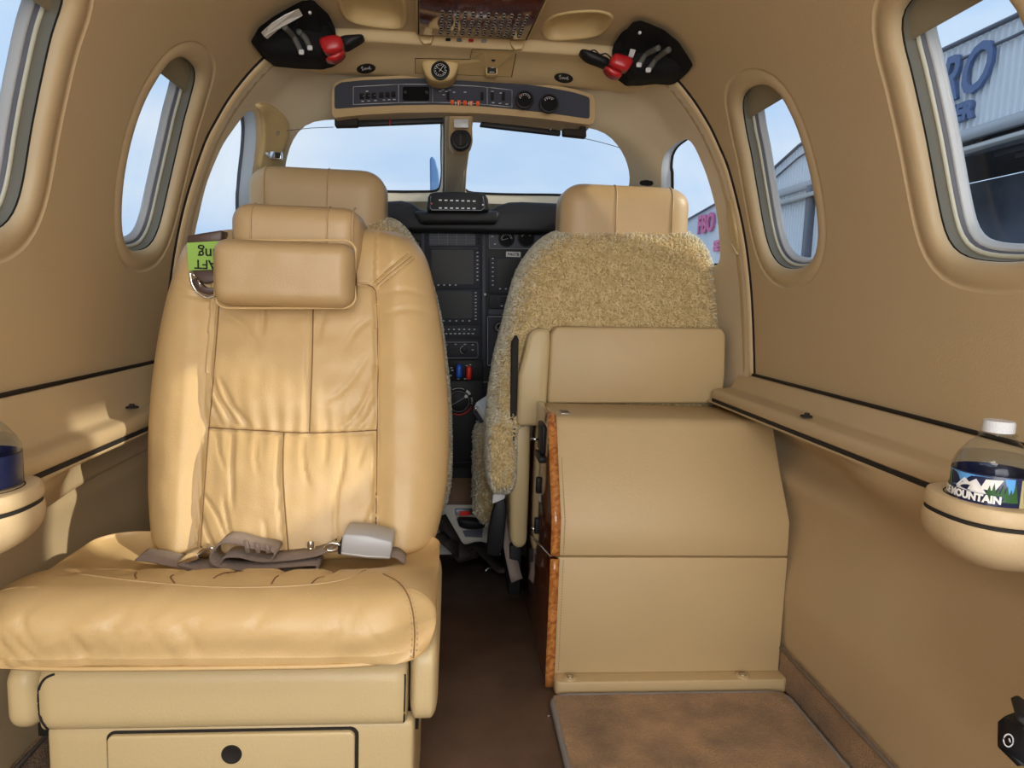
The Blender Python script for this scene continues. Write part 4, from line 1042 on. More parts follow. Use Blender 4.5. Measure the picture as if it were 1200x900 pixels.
# ---------------------------------------------------------------- cockpit wall fittings
lp = empty('trim_3', COCK(*cock_px(318, 150)), kind='structure', label='cream plastic post cover beside the left windshield')
patch('cover', [(299, 122), (312, 121), (325, 128), (335, 140), (337, 150), (334, 165), (328, 180), (326, 196), (302, 198), (305, 170), (306, 148), (303, 130)], .002, .008, M['plastic'], lp)
c = COCK(*cock_px(321, 152), -.012); lathe('screw', [(0, .003), (.003, .002), (.004, 0)], c, M['steel'], lp, axis=(0, -1, 0), n=12)
lc = empty('window_latch', COCK(*cock_px(310, 172)), label='chrome latch on the cream post beside the left cockpit window', cat='latch')
cc = COCK(*cock_px(311, 172), -.022)
def off(c, a, b, e=0): return c+V((a, e, b))
tube('arm', cr([off(cc, -.018, .018), off(cc, -.020, .004), off(cc, -.006, -.008, -.006), off(cc, .014, -.014)], 5), .006, M['chrome'], lc, n=8)
box('handle', cc+V((-.004, -.012, -.018)), cc+V((.022, .004, .000)), M['chrome'], lc, bw=.002)
box('handle_recess', cc+V((.008, -.0135, -.016)), cc+V((.020, -.010, -.003)), M['gap'], lc, bw=.001)
rk = empty('trim_4', COCK(*cock_px(862, 262)), kind='structure', label='oval grab pocket in the right cockpit wall')
patch('pocket', [(857, 232), (861, 226), (866, 232), (871, 250), (875, 275), (874, 292), (868, 298), (860, 285), (855, 262), (854, 245)], .0, .004, M['plastic'], rk)
L_ = [cock_px(*p) for p in ((873, 290), (866, 297), (859, 285), (854, 262), (855, 240), (861, 227))]
tube('pocket_lip', cr([COCK(q_[0], q_[1], -.003) for q_ in L_[:3] if q_], 5), .0030, M['liner'], rk, n=7)
pl_ = patch('placard', [(751, 211.5), (764, 212), (764, 217), (751, 216.5)], .0005, .0008, M['gap'], None, label='small black placard on the liner behind the right cockpit headrest', cat='placard', n=20)
# ---------------------------------------------------------------- glareshield and instrument panel
ip = empty('instrument_panel', (0, 2.25, .75), label='black cockpit instrument panel with screens, gauges and fuel selector', cat='instrument panel')
pp('glareshield', [(310, 236), (430, 236), (448, 236), (470, 234.5), (482, 237), (492, 245), (500, 246.5), (573, 246.5), (584, 240), (597, 236.5), (612, 236), (660, 238), (700, 241), (770, 244), (770, 275), (310, 268)], 2.12, .30, M['black'], ip, bw=.012, seg=3)
pp('visor_lip', [(484, 247), (586, 247), (583, 262), (492, 262)], 2.08, .1, M['black'], ip, bw=.01)
an = pp('annunciator', [(500, 247), (501.5, 231), (504, 226.5), (510, 225), (535, 224.5), (562, 225.5), (569, 228), (572, 233), (573.5, 247)], 2.05, .12, M['black'], ip, bw=.004)
line('annunciator_edge', [(505, 230), (504, 243), (506, 246), (564, 246.5), (568, 243), (566, 230)], 2.047, .0009, M['line'], an)
dashes('annunciator_light', [(516+i*6.6, 234.5+i*.2) for i in range(7)]+[(516+i*6.6, 243.7+i*.1) for i in range(7)], 2.047, M['mark'], an, 3.4, 1.5)
disc('red_light', 505.8, 238.5, .9, 2.046, .002, M['red'], an, n=8); disc('white_light', 566, 240, 1.1, 2.046, .002, M['mark'], an, n=8)
D = 2.20
pp('panel', [(440, 258), (720, 264), (720, 560), (440, 560)], D, .04, M['black'], ip)
pp('centre_stack', [(497, 260), (563.5, 261), (564, 432), (560, 548), (519, 548), (500, 430)], D-.006, .02, M['dark'], ip, bw=.001)
for x in (495.5, 567): pp('rail', [(x-2.2, 262), (x+2.2, 262), (x+2.5, 430), (x-2.2, 430)], D-.010, .02, M['panelblue'], ip, bw=.001)
for x, y in ((499, 264.5), (568.5, 267.5), (568.5, 345), (563, 455)): disc('screw', x, y, 1.4, D-.013, .004, M['mark'], ip, n=10)
br = pp('breaker_grid', rr(503, 264, 557, 287.5, .8, 2), D-.009, .004, M['panelblue'], ip)
for i in range(1, 5): line('grid_line', [(503+i*10.8, 265), (503+i*10.8, 287)], D-.0095, .0006, M['line'], br)
for j in range(1, 7): line('grid_line', [(503.5, 264+j*3.4), (556.5, 264+j*3.4)], D-.0094, .0003, M['line'], br)
for y in (268, 273, 280, 285): disc('button', 561, y, 1.5, D-.012, .004, M['gap'], br, n=8)
def unit(x0, y0, x1, y1, scr, btn_r=None, btn_b=None, btn_l=None):
    u = pp('display_unit', rr(x0, y0, x1, y1, 1.5, 2), D-.016, .02, M['dark'], ip, bw=.001)
    if scr: pp('screen', rr(*scr, 1, 2), D-.0165, .003, M['screen'], u)
    pts = []
    if btn_r: pts += [(btn_r[0], lerp(btn_r[1], btn_r[2], i/(btn_r[3]-1))) for i in range(btn_r[3])]
    if btn_b: pts += [(lerp(btn_b[1], btn_b[2], i/(btn_b[3]-1)), btn_b[0]) for i in range(btn_b[3])]
    if btn_l: pts += [(btn_l[0], lerp(btn_l[1], btn_l[2], i/(btn_l[3]-1))) for i in range(btn_l[3])]
    if pts: dashes('button_marks', pts, D-.0175, M['mark'], u, 2.0, 1.1)
    return u
u = unit(503, 291, 563, 338, (506, 293, 555, 333), (559.5, 296, 328, 8), (334, 507, 534, 5)); line('trim_line', [(505, 290.8), (560, 291)], D-.017, .0004, M['line'], u)
u = unit(503, 339.5, 562, 380, (512, 342, 553, 373), (557.5, 343, 374, 9), (376, 512, 550, 6), (508, 343, 360, 4))
unit(512, 383, 562, 396, None, None, (386, 520, 556, 7)); dashes('button_marks', [(523+i*5.2, 391) for i in range(7)], D-.0175, M['mark'], ip, 2.6, 1.1)
u = unit(516, 400, 561, 420, (527, 408, 538, 415)); line('frame_line', rr(516, 401, 560, 419.5, 2.5, 3), D-.0175, .0009, M['line'], u, closed=True)
disc('knob', 544, 410, 3.6, D-.026, .012, M['black'], u, n=16, bw=.001); line('knob_arc', [(544+4.6*math.cos(a/10), 410+4.6*math.sin(a/10)) for a in range(18, 46, 3)], D-.018, .0009, M['mark'], u); dashes('button_marks', [(523, 404), (534, 403.5), (545, 403.5), (554, 404), (554, 410)], D-.0175, M['mark'], u, 2.6, .9)
# quadrant with blue and red levers
qd = pp('lever_quadrant', rr(518, 422, 566, 447, 1, 2), D-.03, .05, M['black'], ip, bw=.002)
def lever(name, x, y, m, w): 
    o = rbig(name, U(x-w, y+8, D-.07)-V((0, .012, 0)), U(x+w, y-8, D-.07)+V((0, .014, 0)), (.007, .007, .008), m, qd, n=6); return o
lever('blue_lever', 538, 435, M['blue'], 3.6); lever('red_lever', 549.5, 437, M['brightred'], 3.3)
dashes('white_mark', [(547, 428.5), (551, 427.5), (529, 431), (530, 434), (528, 440), (537, 444), (545, 444)], D-.032, M['mark'], qd, 2.6, 1.1)
line('edge_line', [(520, 446.5), (575, 447.5)], D-.031, .0009, M['line'], qd)
# fuel selector
pp('pedestal', [(516, 446), (566, 446), (570, 520), (566, 548), (516, 548)], D-.035, .06, M['black'], ip, bw=.003)
fsel = disc('selector_dial', 537.5, 470.5, 17, D-.040, .006, M['gap'], ip, n=40)
def arc(name, r, a0, a1, th, m, d=D-.0425, par=fsel):
    P = [(537.5+r*math.cos(math.radians(a)), 470.5+r*math.sin(math.radians(a))) for a in range(a0, a1+1, 6)]
    return line(name, P, d, th, M[m], par)
arc('white_arc', 15.6, -118, -62, .0012, 'mark'); arc('white_sector', 15.4, -55, -28, .0045, 'white'); arc('red_arc', 15.6, 22, 112, .003, 'red')
arc('grey_sector', 15.6, -18, 12, .003, 'line'); arc('inner_ring', 12.0, -178, 176, .0008, 'line')
disc('selector_knob', 537.5, 470.5, 11.2, D-.052, .014, M['black'], fsel, n=30, bw=.002)
line('pointer', [(528, 475.5), (546, 465)], D-.0535, .001, M['line'], fsel); disc('pointer_dot', 546.2, 464.6, 1.9, D-.056, .003, M['white'], fsel, n=12)
pp('lower_bar', [(500, 511), (576, 511), (580, 519), (500, 519)], D-.02, .03, M['dark'], ip, bw=.002)
line('bottom_edge', [(505, 543), (572, 541), (580, 530)], D-.05, .002, M['dark'], ip)
# right half of the panel
gr_ = pp('gauge_plate', rr(573, 266, 700, 292, 1.5, 2), D-.005, .01, M['panelblue'], ip)
line('frame_line', rr(573.5, 266.5, 672, 291.5, 1.5, 2), D-.0065, .0008, M['line'], gr_, closed=True)
gauge(593.5, 280, 9.8, D-.003, ip, 165, a0=180, a1=370); gauge(616.5, 279.5, 10.2, D-.003, ip, None, a0=210, a1=330)
line('green_arc', [(616.5+6*math.cos(math.radians(a)), 280+6*math.sin(math.radians(a))) for a in range(215, 326, 10)], D-.009, .0005, M['green'], ip)
dashes('legend', [(580, 270.5), (577, 277), (580, 286), (585, 282)], D-.0062, M['mark'], gr_, 2.5, .9)
pc_ = pp('white_placard', [(593.3, 294.8), (610.2, 295.3), (610, 301.3), (593, 300.8)], D-.006, .003, M['white'], ip)
t0 = U(601.7, 298.1, D-.0068); text('registration', 'N627B', t0, M['gap'], .0125, xdir=(1, 0, -.02), ydir=(.02, 0, 1), parent=pc_, ext=.0003, bold=.0003)
u = unit(573, 302, 640, 344, (582.5, 304, 640, 337), None, (338.5, 586, 640, 9), (577.5, 303, 334, 7)); disc('knob', 578.5, 338.5, 3, D-.022, .008, M['black'], u, n=12)
u = unit(573, 346, 600, 361, (586, 348, 600, 356), None, (358.5, 588, 600, 3)); disc('knob', 579.5, 352, 3.4, D-.022, .008, M['black'], u, n=12)
pp('blank_plate', rr(573, 362.5, 606, 368.5, .8, 2), D-.008, .01, M['panelblue'], ip)
gp = pp('gauge_plate', rr(571, 370.5, 640, 429, 1, 2), D-.005, .01, M['dark'], ip); line('frame_line', rr(571.5, 371, 640, 428, 1, 2), D-.0065, .0007, M['mark'], gp, closed=True)
gauge(585.5, 383.5, 7.6, D-.003, ip, 120, a0=100, a1=300); gauge(587, 411, 7.6, D-.003, ip, None, a0=100, a1=260)
line('frame_line', [(566, 448), (600, 447)], D-.02, .0012, M['line'], ip)
# left half, glimpsed over the seat shoulder
dashes('red_readout', [(479+i*2.6, 271.5) for i in range(4)], D-.004, mat('red_digits', (.8, .08, .03), .5, emit=(.9, .1, .03, .5)), ip, 1.5, 3.2)
gauge(487, 288, 7.5, D-.003, ip, 70, arc='green', a0=-100, a1=100)
# papers clipped beside the pedestal
cb = empty('clipboard', U(565, 485, 2.0), label='dark clipboard with white papers leaning beside the fuel selector', cat='clipboard')
prism('board', [U(554, 482, 2.02), U(556, 478, 2.02), U(575, 510, 1.96), U(573, 514, 1.96)], (.05, .10, .02), M['panelblue'], cb)
prism('papers', [U(556, 477, 2.018), U(558.5, 471.5, 2.018), U(577, 500, 1.958), U(577, 509, 1.958)], (.05, .09, .02), M['white'], cb)
tube('clip', [U(555.5, 482, 2.008), U(559.5, 476, 2.008)], .004, M['chrome'], cb)
prism('loose_sheet', [U(571, 478.5, 1.98), U(582, 477, 1.98), U(582, 494, 1.96), U(577, 490, 1.96)], (.02, .05, .0), M['white'], cb)
# ---------------------------------------------------------------- cockpit footwell
fw = empty('floor_step', (.05, 2.0, 0), kind='structure')
del_ = bpy.data.objects.remove(fw)
def flz(px, py, z=0.0): return cz(px, py, z)
a_, b_ = flz(560, 650), U(560, 592, 2.13)
st = prism('trim_5', [V((-.30, a_.y, 0)), V((-.30, b_.y, b_.z)), V((-.30, 2.35, b_.z)), V((-.30, 2.35, 0))], (.62, 0, 0), M['white_board'], kind='structure', smooth=False)
c_ = U(545, 546, 2.24)
prism('trim_6', [V((-.30, b_.y, b_.z+.001)), V((-.30, c_.y, c_.z)), V((-.30, 2.35, c_.z)), V((-.30, 2.35, b_.z+.001))], (.62, 0, 0), M['carpet'], kind='structure')
def onplate(px, py, off=.0):
    d0 = U(px, py, 1)-V((0, 0, CAMZ)); lo, hi = 1.8, 2.3
    for _ in range(30):
        m_ = (lo+hi)/2; p = V((0, 0, CAMZ))+d0*m_; zp = (m_-a_.y)/(b_.y-a_.y)*b_.z
        if p.z > zp: lo = m_
        else: hi = m_
    return V((0, 0, CAMZ))+d0*(lo-off)
rc = empty('red_control', onplate(544, 600), label='small chrome-framed red knob on the white floor plate', cat='knob')
prism('bezel', [onplate(*p, .0) for p in ((533, 596), (553, 595.5), (555, 603), (534, 604))], (0, -.014, .004), M['steel'], rc, bw=.002)
prism('red_knob', [onplate(*p, .012) for p in ((538, 599), (550, 599), (550.5, 604), (539, 604.5))], (0, -.008, .003), M['brightred'], rc, bw=.001)
hd = empty('floor_latch', onplate(552, 612), label='black oval handle on the white floor plate', cat='latch')
dome('grip', [(537, 608), (552, 608), (566, 610), (569, 614), (566, 619), (552, 620), (540, 618), (537, 613)], onplate(552, 619).y-.01, .012, M['black'], hd, back=.015)
prism('grey_plate', [onplate(*p, .0) for p in ((542, 622), (566, 620), (565, 630), (545, 629))], (0, -.004, .002), M['seal'], hd)
# ---------------------------------------------------------------- seat belts lying in the aisle
M['webbing'] = mat('brown_webbing', (.27, .205, .175), .55, bump=.8, bscale=500, sheen=.2)
M['webdark'] = mat('dark_webbing', (.025, .018, .014), .6, bump=.8, bscale=500)
ab = empty('aisle_seat_belt', (.03, 1.75, 0), label='black seat belt with white-topped buckle hanging beside the right cockpit seat', cat='seat belt')
pp('buckle_stalk', [(581, 588), (592, 584), (594, 600), (590, 640), (584, 653), (570, 651), (572, 625), (577, 600)], 1.70, .022, M['black'], ab, bw=.004)
pp('white_release', [(578, 580), (583, 574.5), (590, 575), (592.5, 581), (591, 585), (580, 590), (576.5, 590)], 1.695, .028, M['white'], ab, bw=.003)
ribbon('strap', cr([U(596, 600, 1.75), U(597, 640, 1.74), U(603, 670, 1.70), U(606, 680, 1.70)], 5), .03, .002, M['webbing'], ab, wd=(1, .2, 0))
lb = empty('floor_seat_belt', (-.01, 1.7, 0), label='dark seat belt webbing looped across the aisle floor', cat='seat belt')
ribbon('webbing', cr([flz(514, 625, .10), flz(530, 640, .07), flz(545, 645, .03), flz(563, 640, .03), flz(580, 650, .02)], 6), .045, .003, M['webdark'], lb, wd=(.3, 1, .2))
ribbon('webbing', cr([flz(515, 605, .12), flz(528, 628, .08), flz(545, 655, .02), flz(560, 645, .015)], 6), .04, .003, M['webdark'], lb, wd=(1, .3, .1))
ribbon('webbing', cr([flz(560, 640, .03), flz(576, 655, .02), flz(590, 668, .012), flz(598, 660, .02)], 6), .05, .003, M['webdark'], lb, wd=(.2, 1, 0))
tube('tongue', [flz(569, 669, .012), flz(592, 655, .012)], .003, M['chrome'], lb)
# ---------------------------------------------------------------- lap belt folded on the cushion
bl = empty('lap_belt', (-.25, 1.03, .36), label='brown webbing lap belt folded on the leather seat with a grey buckle box', cat='seat belt')
dB = 1.035
def BP(pts, d=dB, n=5): return cr([U(x, y, d) for x, y in pts], n)
ribbon('webbing', BP([(166, 650), (185, 652), (205, 656), (230, 661), (262, 664), (310, 666), (355, 667), (371, 665), (375, 660), (371, 656), (345, 657.5), (310, 660), (280, 661), (262, 658), (253, 652), (253, 644), (259, 635), (268, 630), (282, 631), (300, 636), (325, 641), (322, 650)]), .045, .0024, M['webbing'], bl)
ribbon('webbing', BP([(262, 656), (268, 648), (285, 647), (310, 652), (345, 650), (375, 645), (392, 637)], dB+.004), .042, .0024, M['webbing'], bl)
ribbon('webbing', BP([(215, 656), (240, 662), (280, 668), (330, 669), (368, 667)], dB-.004), .042, .0024, M['webbing'], bl)
for x in (288, 300, 312): ribbon('stitched_fold', [U(x, 633+(x-288)*.2, dB-.024), U(x+3, 648, dB-.024)], .006, .004, M['webbing'], bl, wd=(1, 0, .1))
prism('tongue', [U(207, 660, dB-.02), U(231, 650.5, dB-.02), U(233, 655, dB-.02), U(209, 664, dB-.02)], (0, .05, 0), M['chrome'], bl, bw=.001)
tube('tongue_bar', BP([(230, 652), (238, 645), (248, 642), (251, 647)], dB-.01), .0025, M['chrome'], bl)
bk = prism('buckle', [U(401, 629, dB-.03), U(404, 626, dB-.03), (U(430, 628, dB-.03)), U(459, 635, dB-.03), U(460, 639, dB-.03), U(457, 656, dB-.03), U(430, 655, dB-.03), U(399, 651, dB-.03)], (0, .06, 0), M['grey'], bl, bw=.003)
tube('buckle_edge', [U(400, 648, dB-.0315), U(430, 652, dB-.0315), U(457, 653, dB-.0315)], .0012, M['white'], bk)
prism('buckle_mouth', [U(396, 640, dB-.02), U(402, 640, dB-.02), U(401, 650, dB-.02), U(396, 649, dB-.02)], (0, .04, 0), M['gap'], bk)
tube('metal_eye', BP([(381, 643), (386, 637), (395, 637), (398, 641), (392, 645), (383, 645)], dB-.015), .0028, M['chrome'], bl, closed=False)
lathe('bolt', [(0, .012), (.004, .012), (.005, .010), (.005, .002), (.007, .002), (.007, 0)], U(364, 643, dB-.01), M['chrome'], bl, n=14)
ribbon('short_webbing', BP([(458, 647), (466, 648), (475, 655)]), .04, .0025, M['webbing'], bl)
# ---------------------------------------------------------------- shoulder harness guide on the left shoulder of the seat
sh_ = empty('shoulder_strap_guide', U(238, 300, 1.22), label='brown strap with green sticker and metal ring over the shoulder of the leather seat', cat='strap')
M['strapbrown'] = mat('brown_leather_strap', (.085, .05, .04), .4, bump=.2)
prism('strap', [U(219, 276, 1.222), U(240, 272.5, 1.222), U(260, 269.5, 1.222), U(260, 283, 1.222), U(219, 286, 1.222)], (0, .035, 0), M['strapbrown'], sh_, bw=.003)
stk = prism('sticker', [U(219, 284.5, 1.2175), U(262, 282, 1.2175), U(262, 315.5, 1.2175), U(221, 317, 1.2175)], (0, .004, 0), M['green'], sh_)
xd = (U(219, 317, 1.216)-U(262, 315, 1.216)).normalized(); yd = V((-xd.z, 0, xd.x)); yd = -V((0, 0, 1))
text('lettering', 'facing', U(252.5, 297.5, 1.2165), M['gap'], .026, xdir=-V((1, 0, 0)), ydir=-V((0, 0, 1)), parent=stk, ext=.0002, bold=.0003, sx=.95)
text('lettering', 'AFT', U(241, 309.5, 1.2165), M['gap'], .021, xdir=-V((1, 0, 0)), ydir=-V((0, 0, 1)), parent=stk, ext=.0002, bold=.0003)
prism('strap_end', [U(222, 317, 1.216), U(262, 315, 1.216), U(262, 328, 1.212), U(240, 333, 1.212), U(228, 326, 1.212)], (0, .012, 0), M['strapbrown'], sh_, bw=.003)
tube('ring', cr([U(223, 319, 1.205), U(225, 332, 1.205), (U(232, 343, 1.205)), U(243, 348.5, 1.205), U(253, 346, 1.205), U(259, 338, 1.205), U(257, 330, 1.205), U(262, 322, 1.205)], 6), .0022, M['chrome'], sh_)
for q_ in (((232, 328), (236, 336)), ((252, 335), (256, 328)), ((224, 318), (230, 326))): tube('ring_clasp', [U(*p, 1.203) for p in q_], .0018, M['chrome'], sh_)
dome('ring_cover', [(226, 328), (232, 326), (240, 336), (252, 338), (258, 336), (255, 343), (246, 346), (236, 343), (229, 337)], 1.21, .004, M['strapbrown'], sh_, back=.006, K=3, n=28)
# ---------------------------------------------------------------- floor mat
fm = empty('floor_mat', (.43, .9, 0), label='tan carpet mat with grey bound edge on the floor before the cabinet', cat='floor mat')
mo = rr(.203, .45, .660, 1.242, .030, 6)
def pile(p, n): return p+V((0, 0, .0015*noise.noise(p*60)+.001*noise.noise(p*160)))
mm = rbig('carpet', (.206, .45, .001), (.658, 1.239, .013), (.004, .004, .004), M['mat'], fm, n=90, disp=pile)
tube('binding', [V((x, y, .007)) for x, y in mo], .0062, M['binding'], fm, n=8, closed=True)
c = flz(643, 840); lathe('floor_screw', [(0, .004), (.003, .003), (.0035, 0)], (c.x, c.y, -.0005), M['chrome'], None, n=12, label='tiny metal screw head in the brown aisle carpet beside the mat', cat='screw')
# ---------------------------------------------------------------- ledge fittings, cup holders, bottles
for px, py, lab, sd in ((945, 487.5, 'right', 1), (155, 477, 'left', -1)):
    zt = .5655 if sd > 0 else .541
    p = flz(px, py, zt)
    h = empty('ledge_hole', p, label='small black finger hole in the %s wall ledge' % lab, cat='hole plug', group='finger holes in the ledges')
    lathe('hole', [(0, .0015), (.006, .002), (.0085, .003), (.010, .0025), (.0105, .0)], V((p.x, p.y, zt-.0015)), M['gap'], h, n=20)
    box('hook', (p.x-.004, p.y-.004, zt), (p.x+.004, p.y+.001, zt+.006), M['gap'], h, bw=.001)
def holder(cx, cy, zt, side, lab, tall):
    h = empty('cup_holder', (cx, cy, zt), label=lab, cat='cup holder', group='cup holders on the wall ledges')
    def F(prof):
        def f(u, v):
            a = 2*PI*v; r, z = interp([(i/(len(prof)-1), a_, b_) for i, (a_, b_) in enumerate(prof)], u)
            x = math.cos(a); y = math.sin(a); e = 2.5; k = (abs(x)**e+abs(y)**e)**(-1/e)
            return V((cx+side*.0155+x*k*(.066*r+.0), cy+y*k*.062*r, zt+z*.72))
        return f
    up = [(.60, -.003), (.62, 0), (.93, 0), (.975, -.003), (1, -.010), (1.0, -.019), (.985, -.021)]
    q = cr([(a, b, 0) for a, b in up], 3); grid('rim', F([(p.x, p.y) for p in q]), len(q)-1, 64, M['wall'], h, cv=True)
    grid('gap', F([(.985, -.020), (.975, -.021), (.975, -.027), (.985, -.028)]), 3, 64, M['gap'], h, cv=True)
    lo_ = [(.985, -.027), (1.0, -.029), (1.01, -.040), (.98, -.055), (.88, -.070), (.70, -.083), (.45, -.092), (.0, -.096)]
    q = cr([(a, b, 0) for a, b in lo_], 3); grid('bowl', F([(p.x, p.y) for p in q]), len(q)-1, 64, M['wall'], h, cv=True)
    lathe('cup_liner', [(.0400, .0004), (.0390, .001), (.0380, -.001), (.0375, -.018)], V((cx, cy, zt)), M['gap'], h, n=32)
    return h
def cyl_bend(o, cx, cy, r, a0):
    """wrap a mesh lying in local x (arc), z (height), y (depth out) round a vertical cylinder; angle 0 faces the cabin rear (-Y)"""
    for v in o.data.vertices:
        a = a0+v.co.x/r; rr_ = r-v.co.y
        z = v.co.z; v.co = V((cx+rr_*math.sin(a), cy-rr_*math.cos(a), z))
glassmat('bottle_plastic', (.90, .93, .96), .8); M['pet'] = MATS['bottle_plastic']
glassmat('water', (.86, .89, .93), .9); M['water'] = MATS['water']
M['navy'] = mat('label_navy', (.008, .015, .06), .3); M['lblue'] = mat('label_sky', (.10, .35, .75), .35); M['lgreen'] = mat('label_green', (.02, .09, .02), .4); M['ltan'] = mat('label_tan', (.45, .40, .22), .4)
M['cap'] = mat('white_cap', (.62, .64, .68), .35, bump=.5, bscale=900)
def bottle(cx, cy, zb, r, lab, face):
    b = empty('water_bottle', (cx, cy, zb), label=lab, cat='bottle', group='small water bottles in the cup holders')
    H = r/.037
    prof = [(0, .004), (.70, 0), (.95, .004), (1, .010), (1, .035), (.985, .037), (.985, .077), (1.0, .079), (1.0, .081), (.97, .086), (.86, .094), (.66, .104), (.47, .111), (.36, .115), (.355, .121)]
    zt = zb
    bo = lathe('bottle_body', [(a*r, z_*H) for a, z_ in prof], (cx, cy, zt), M['pet'], b, n=40)
    w = [(0, .006), (.68, .003), (.92, .008), (.955, .012), (.955, .072), (.955, .078), (.93, .0845), (.84, .0925), (.80, .0945), (0, .0945)]
    lathe('water', [(a*r, z_*H) for a, z_ in w], (cx, cy, zt), M['water'], b, n=40)
    lathe('neck_ring', [(.40*r, .1135*H), (.46*r, .1145*H), (.46*r, .116*H), (.40*r, .117*H)], (cx, cy, zt), M['pet'], b, n=32)
    cpz = .1175*H
    vs = []; n = 60; fs = []
    for k, (rr_, z_) in enumerate(((.385, .0), (.385, .009), (.365, .0115), (0.0, .0118))):
        for i in range(n):
            q = rr_*r*(1+(.02 if (i % 2 and k < 2) else 0)); vs.append((cx+q*math.cos(2*PI*i/n), cy+q*math.sin(2*PI*i/n), zt+cpz+z_*H))
    for k in range(3):
        for i in range(n): fs.append((k*n+i, k*n+(i+1) % n, (k+1)*n+(i+1) % n, (k+1)*n+i))
    fs.append(tuple(range(n))); c_ = mesh('cap', vs, fs, M['cap'], b); wsharp(c_, 30)
    lz0, lz1 = zt+.046*H, zt+.078*H; rl = r*1.0
    lb_ = lathe('label', [(rl, 0), (rl*1.006, .0005), (rl*1.006, lz1-lz0-.0005), (rl, lz1-lz0)], (cx, cy, lz0), M['navy'], b, n=64)
    rl *= 1.012; a0 = face
    def bp(name, poly, m, dep=.0):
        n_ = len(poly); P = []
        # subdivide so that it can bend
        pts = [V((x, -dep, z)) for x, z in poly]
        o = prism(name, pts, (0, .0003, 0), m, lb_)
        bm = bmesh.new(); bm.from_mesh(o.data); bmesh.ops.triangulate(bm, faces=bm.faces)
        for _ in range(4): bmesh.ops.subdivide_edges(bm, edges=[e for e in bm.edges if e.calc_length() > .004], cuts=1)
        bm.to_mesh(o.data); bm.free(); cyl_bend(o, cx, cy, rl, a0); return o
    h = lz1-lz0
    if lab.startswith('right'):
        bp('sky_picture', [(-.046, lz0+h*.40), (.020, lz0+h*.30), (.020, lz1-.0015), (-.046, lz1-.0015)], M['lblue'])
        bp('mountain', [(-.034, lz0+h*.42), (-.023, lz1-.006), (-.018, lz1-.0095), (-.012, lz1-.005), (-.002, lz0+h*.40)], M['white'], .0003)
        bp('cloud', [(-.008, lz0+h*.55), (.004, lz0+h*.55), (.010, lz1-.003), (-.004, lz1-.004)], M['white'], .0003)
        for k in range(7): bp('tree', [(-.004+k*.0035, lz0+h*.22), (-.0005+k*.0035, lz0+h*(.72+.1*math.sin(k*2.3))), (.003+k*.0035, lz0+h*.22)], M['lgreen'], .0006)
        bp('tree', [(-.046, lz0+h*.4), (-.043, lz0+h*.9), (-.039, lz0+h*.4)], M['lgreen'], .0006)
        bp('name_band', [(-.050, lz0+h*.05), (.006, lz0+h*.03), (.012, lz0+h*.34), (.008, lz0+h*.40), (-.050, lz0+h*.52)], M['navy'], .0008)
        t = text('brand_lettering', 'ICE MOUNTAIN', (-.021, -.0012, lz0+h*.26), M['white'], .0098, parent=lb_, ext=.0002, bold=.0005, sx=.88); cyl_bend(t, cx, cy, rl, a0)
        bp('side_panel', [(.026, lz0+h*.05), (.050, lz0+h*.05), (.050, lz1-.002), (.026, lz1-.002)], M['ltan'], .0003)
        P_ = [V((.037+.006*math.cos(2*PI*i/20), -.001, lz0+h*.5+.007*math.sin(2*PI*i/20))) for i in range(20)]
        o = tube('round_logo', P_, .0011, M['lgreen'], lb_, closed=True, n=5); cyl_bend(o, cx, cy, rl, a0)
        P_ = [V((.037+.0022*math.sin(2*t_), -.001, lz0+h*.5+.0035*math.cos(t_))) for t_ in [2*PI*i/20 for i in range(20)]]
        o = tube('logo_mark', P_, .0007, M['lgreen'], lb_, closed=True, n=4); cyl_bend(o, cx, cy, rl, a0)
        bp('small_print', [(-.012, lz0+h*.0), (.0, lz0+h*.0), (.0, lz0+h*.04), (-.012, lz0+h*.04)], M['white'], .0012)
    else:
        bp('barcode_panel', [(.008, lz0+h*.12), (.022, lz0+h*.12), (.022, lz1-.004), (.008, lz1-.004)], M['white'])
        for k in range(9): bp('bar', [(.0095, lz0+h*(.18+k*.078)), (.0205, lz0+h*(.18+k*.078)), (.0205, lz0+h*(.18+k*.078)+.0009), (.0095, lz0+h*(.18+k*.078)+.0009)], M['navy'], .0004)
        bp('green_edge', [(.028, lz0+h*.05), (.042, lz0+h*.05), (.042, lz1-.003), (.028, lz1-.003)], M['lgreen'])
    return b
holder(.538, .645, .570, 1, 'tan cup holder on the right wall ledge', 1)
bottle(.535, .64, .524, .0355, 'right small water bottle with mountain label and white cap in the right cup holder', -.72)
holder(-.458, .715, .548, -1, 'tan cup holder on the left wall ledge at the frame edge', 1)
bottle(-.458, .72, .506, .036, 'small water bottle with dark label and barcode in the left cup holder', -.30)
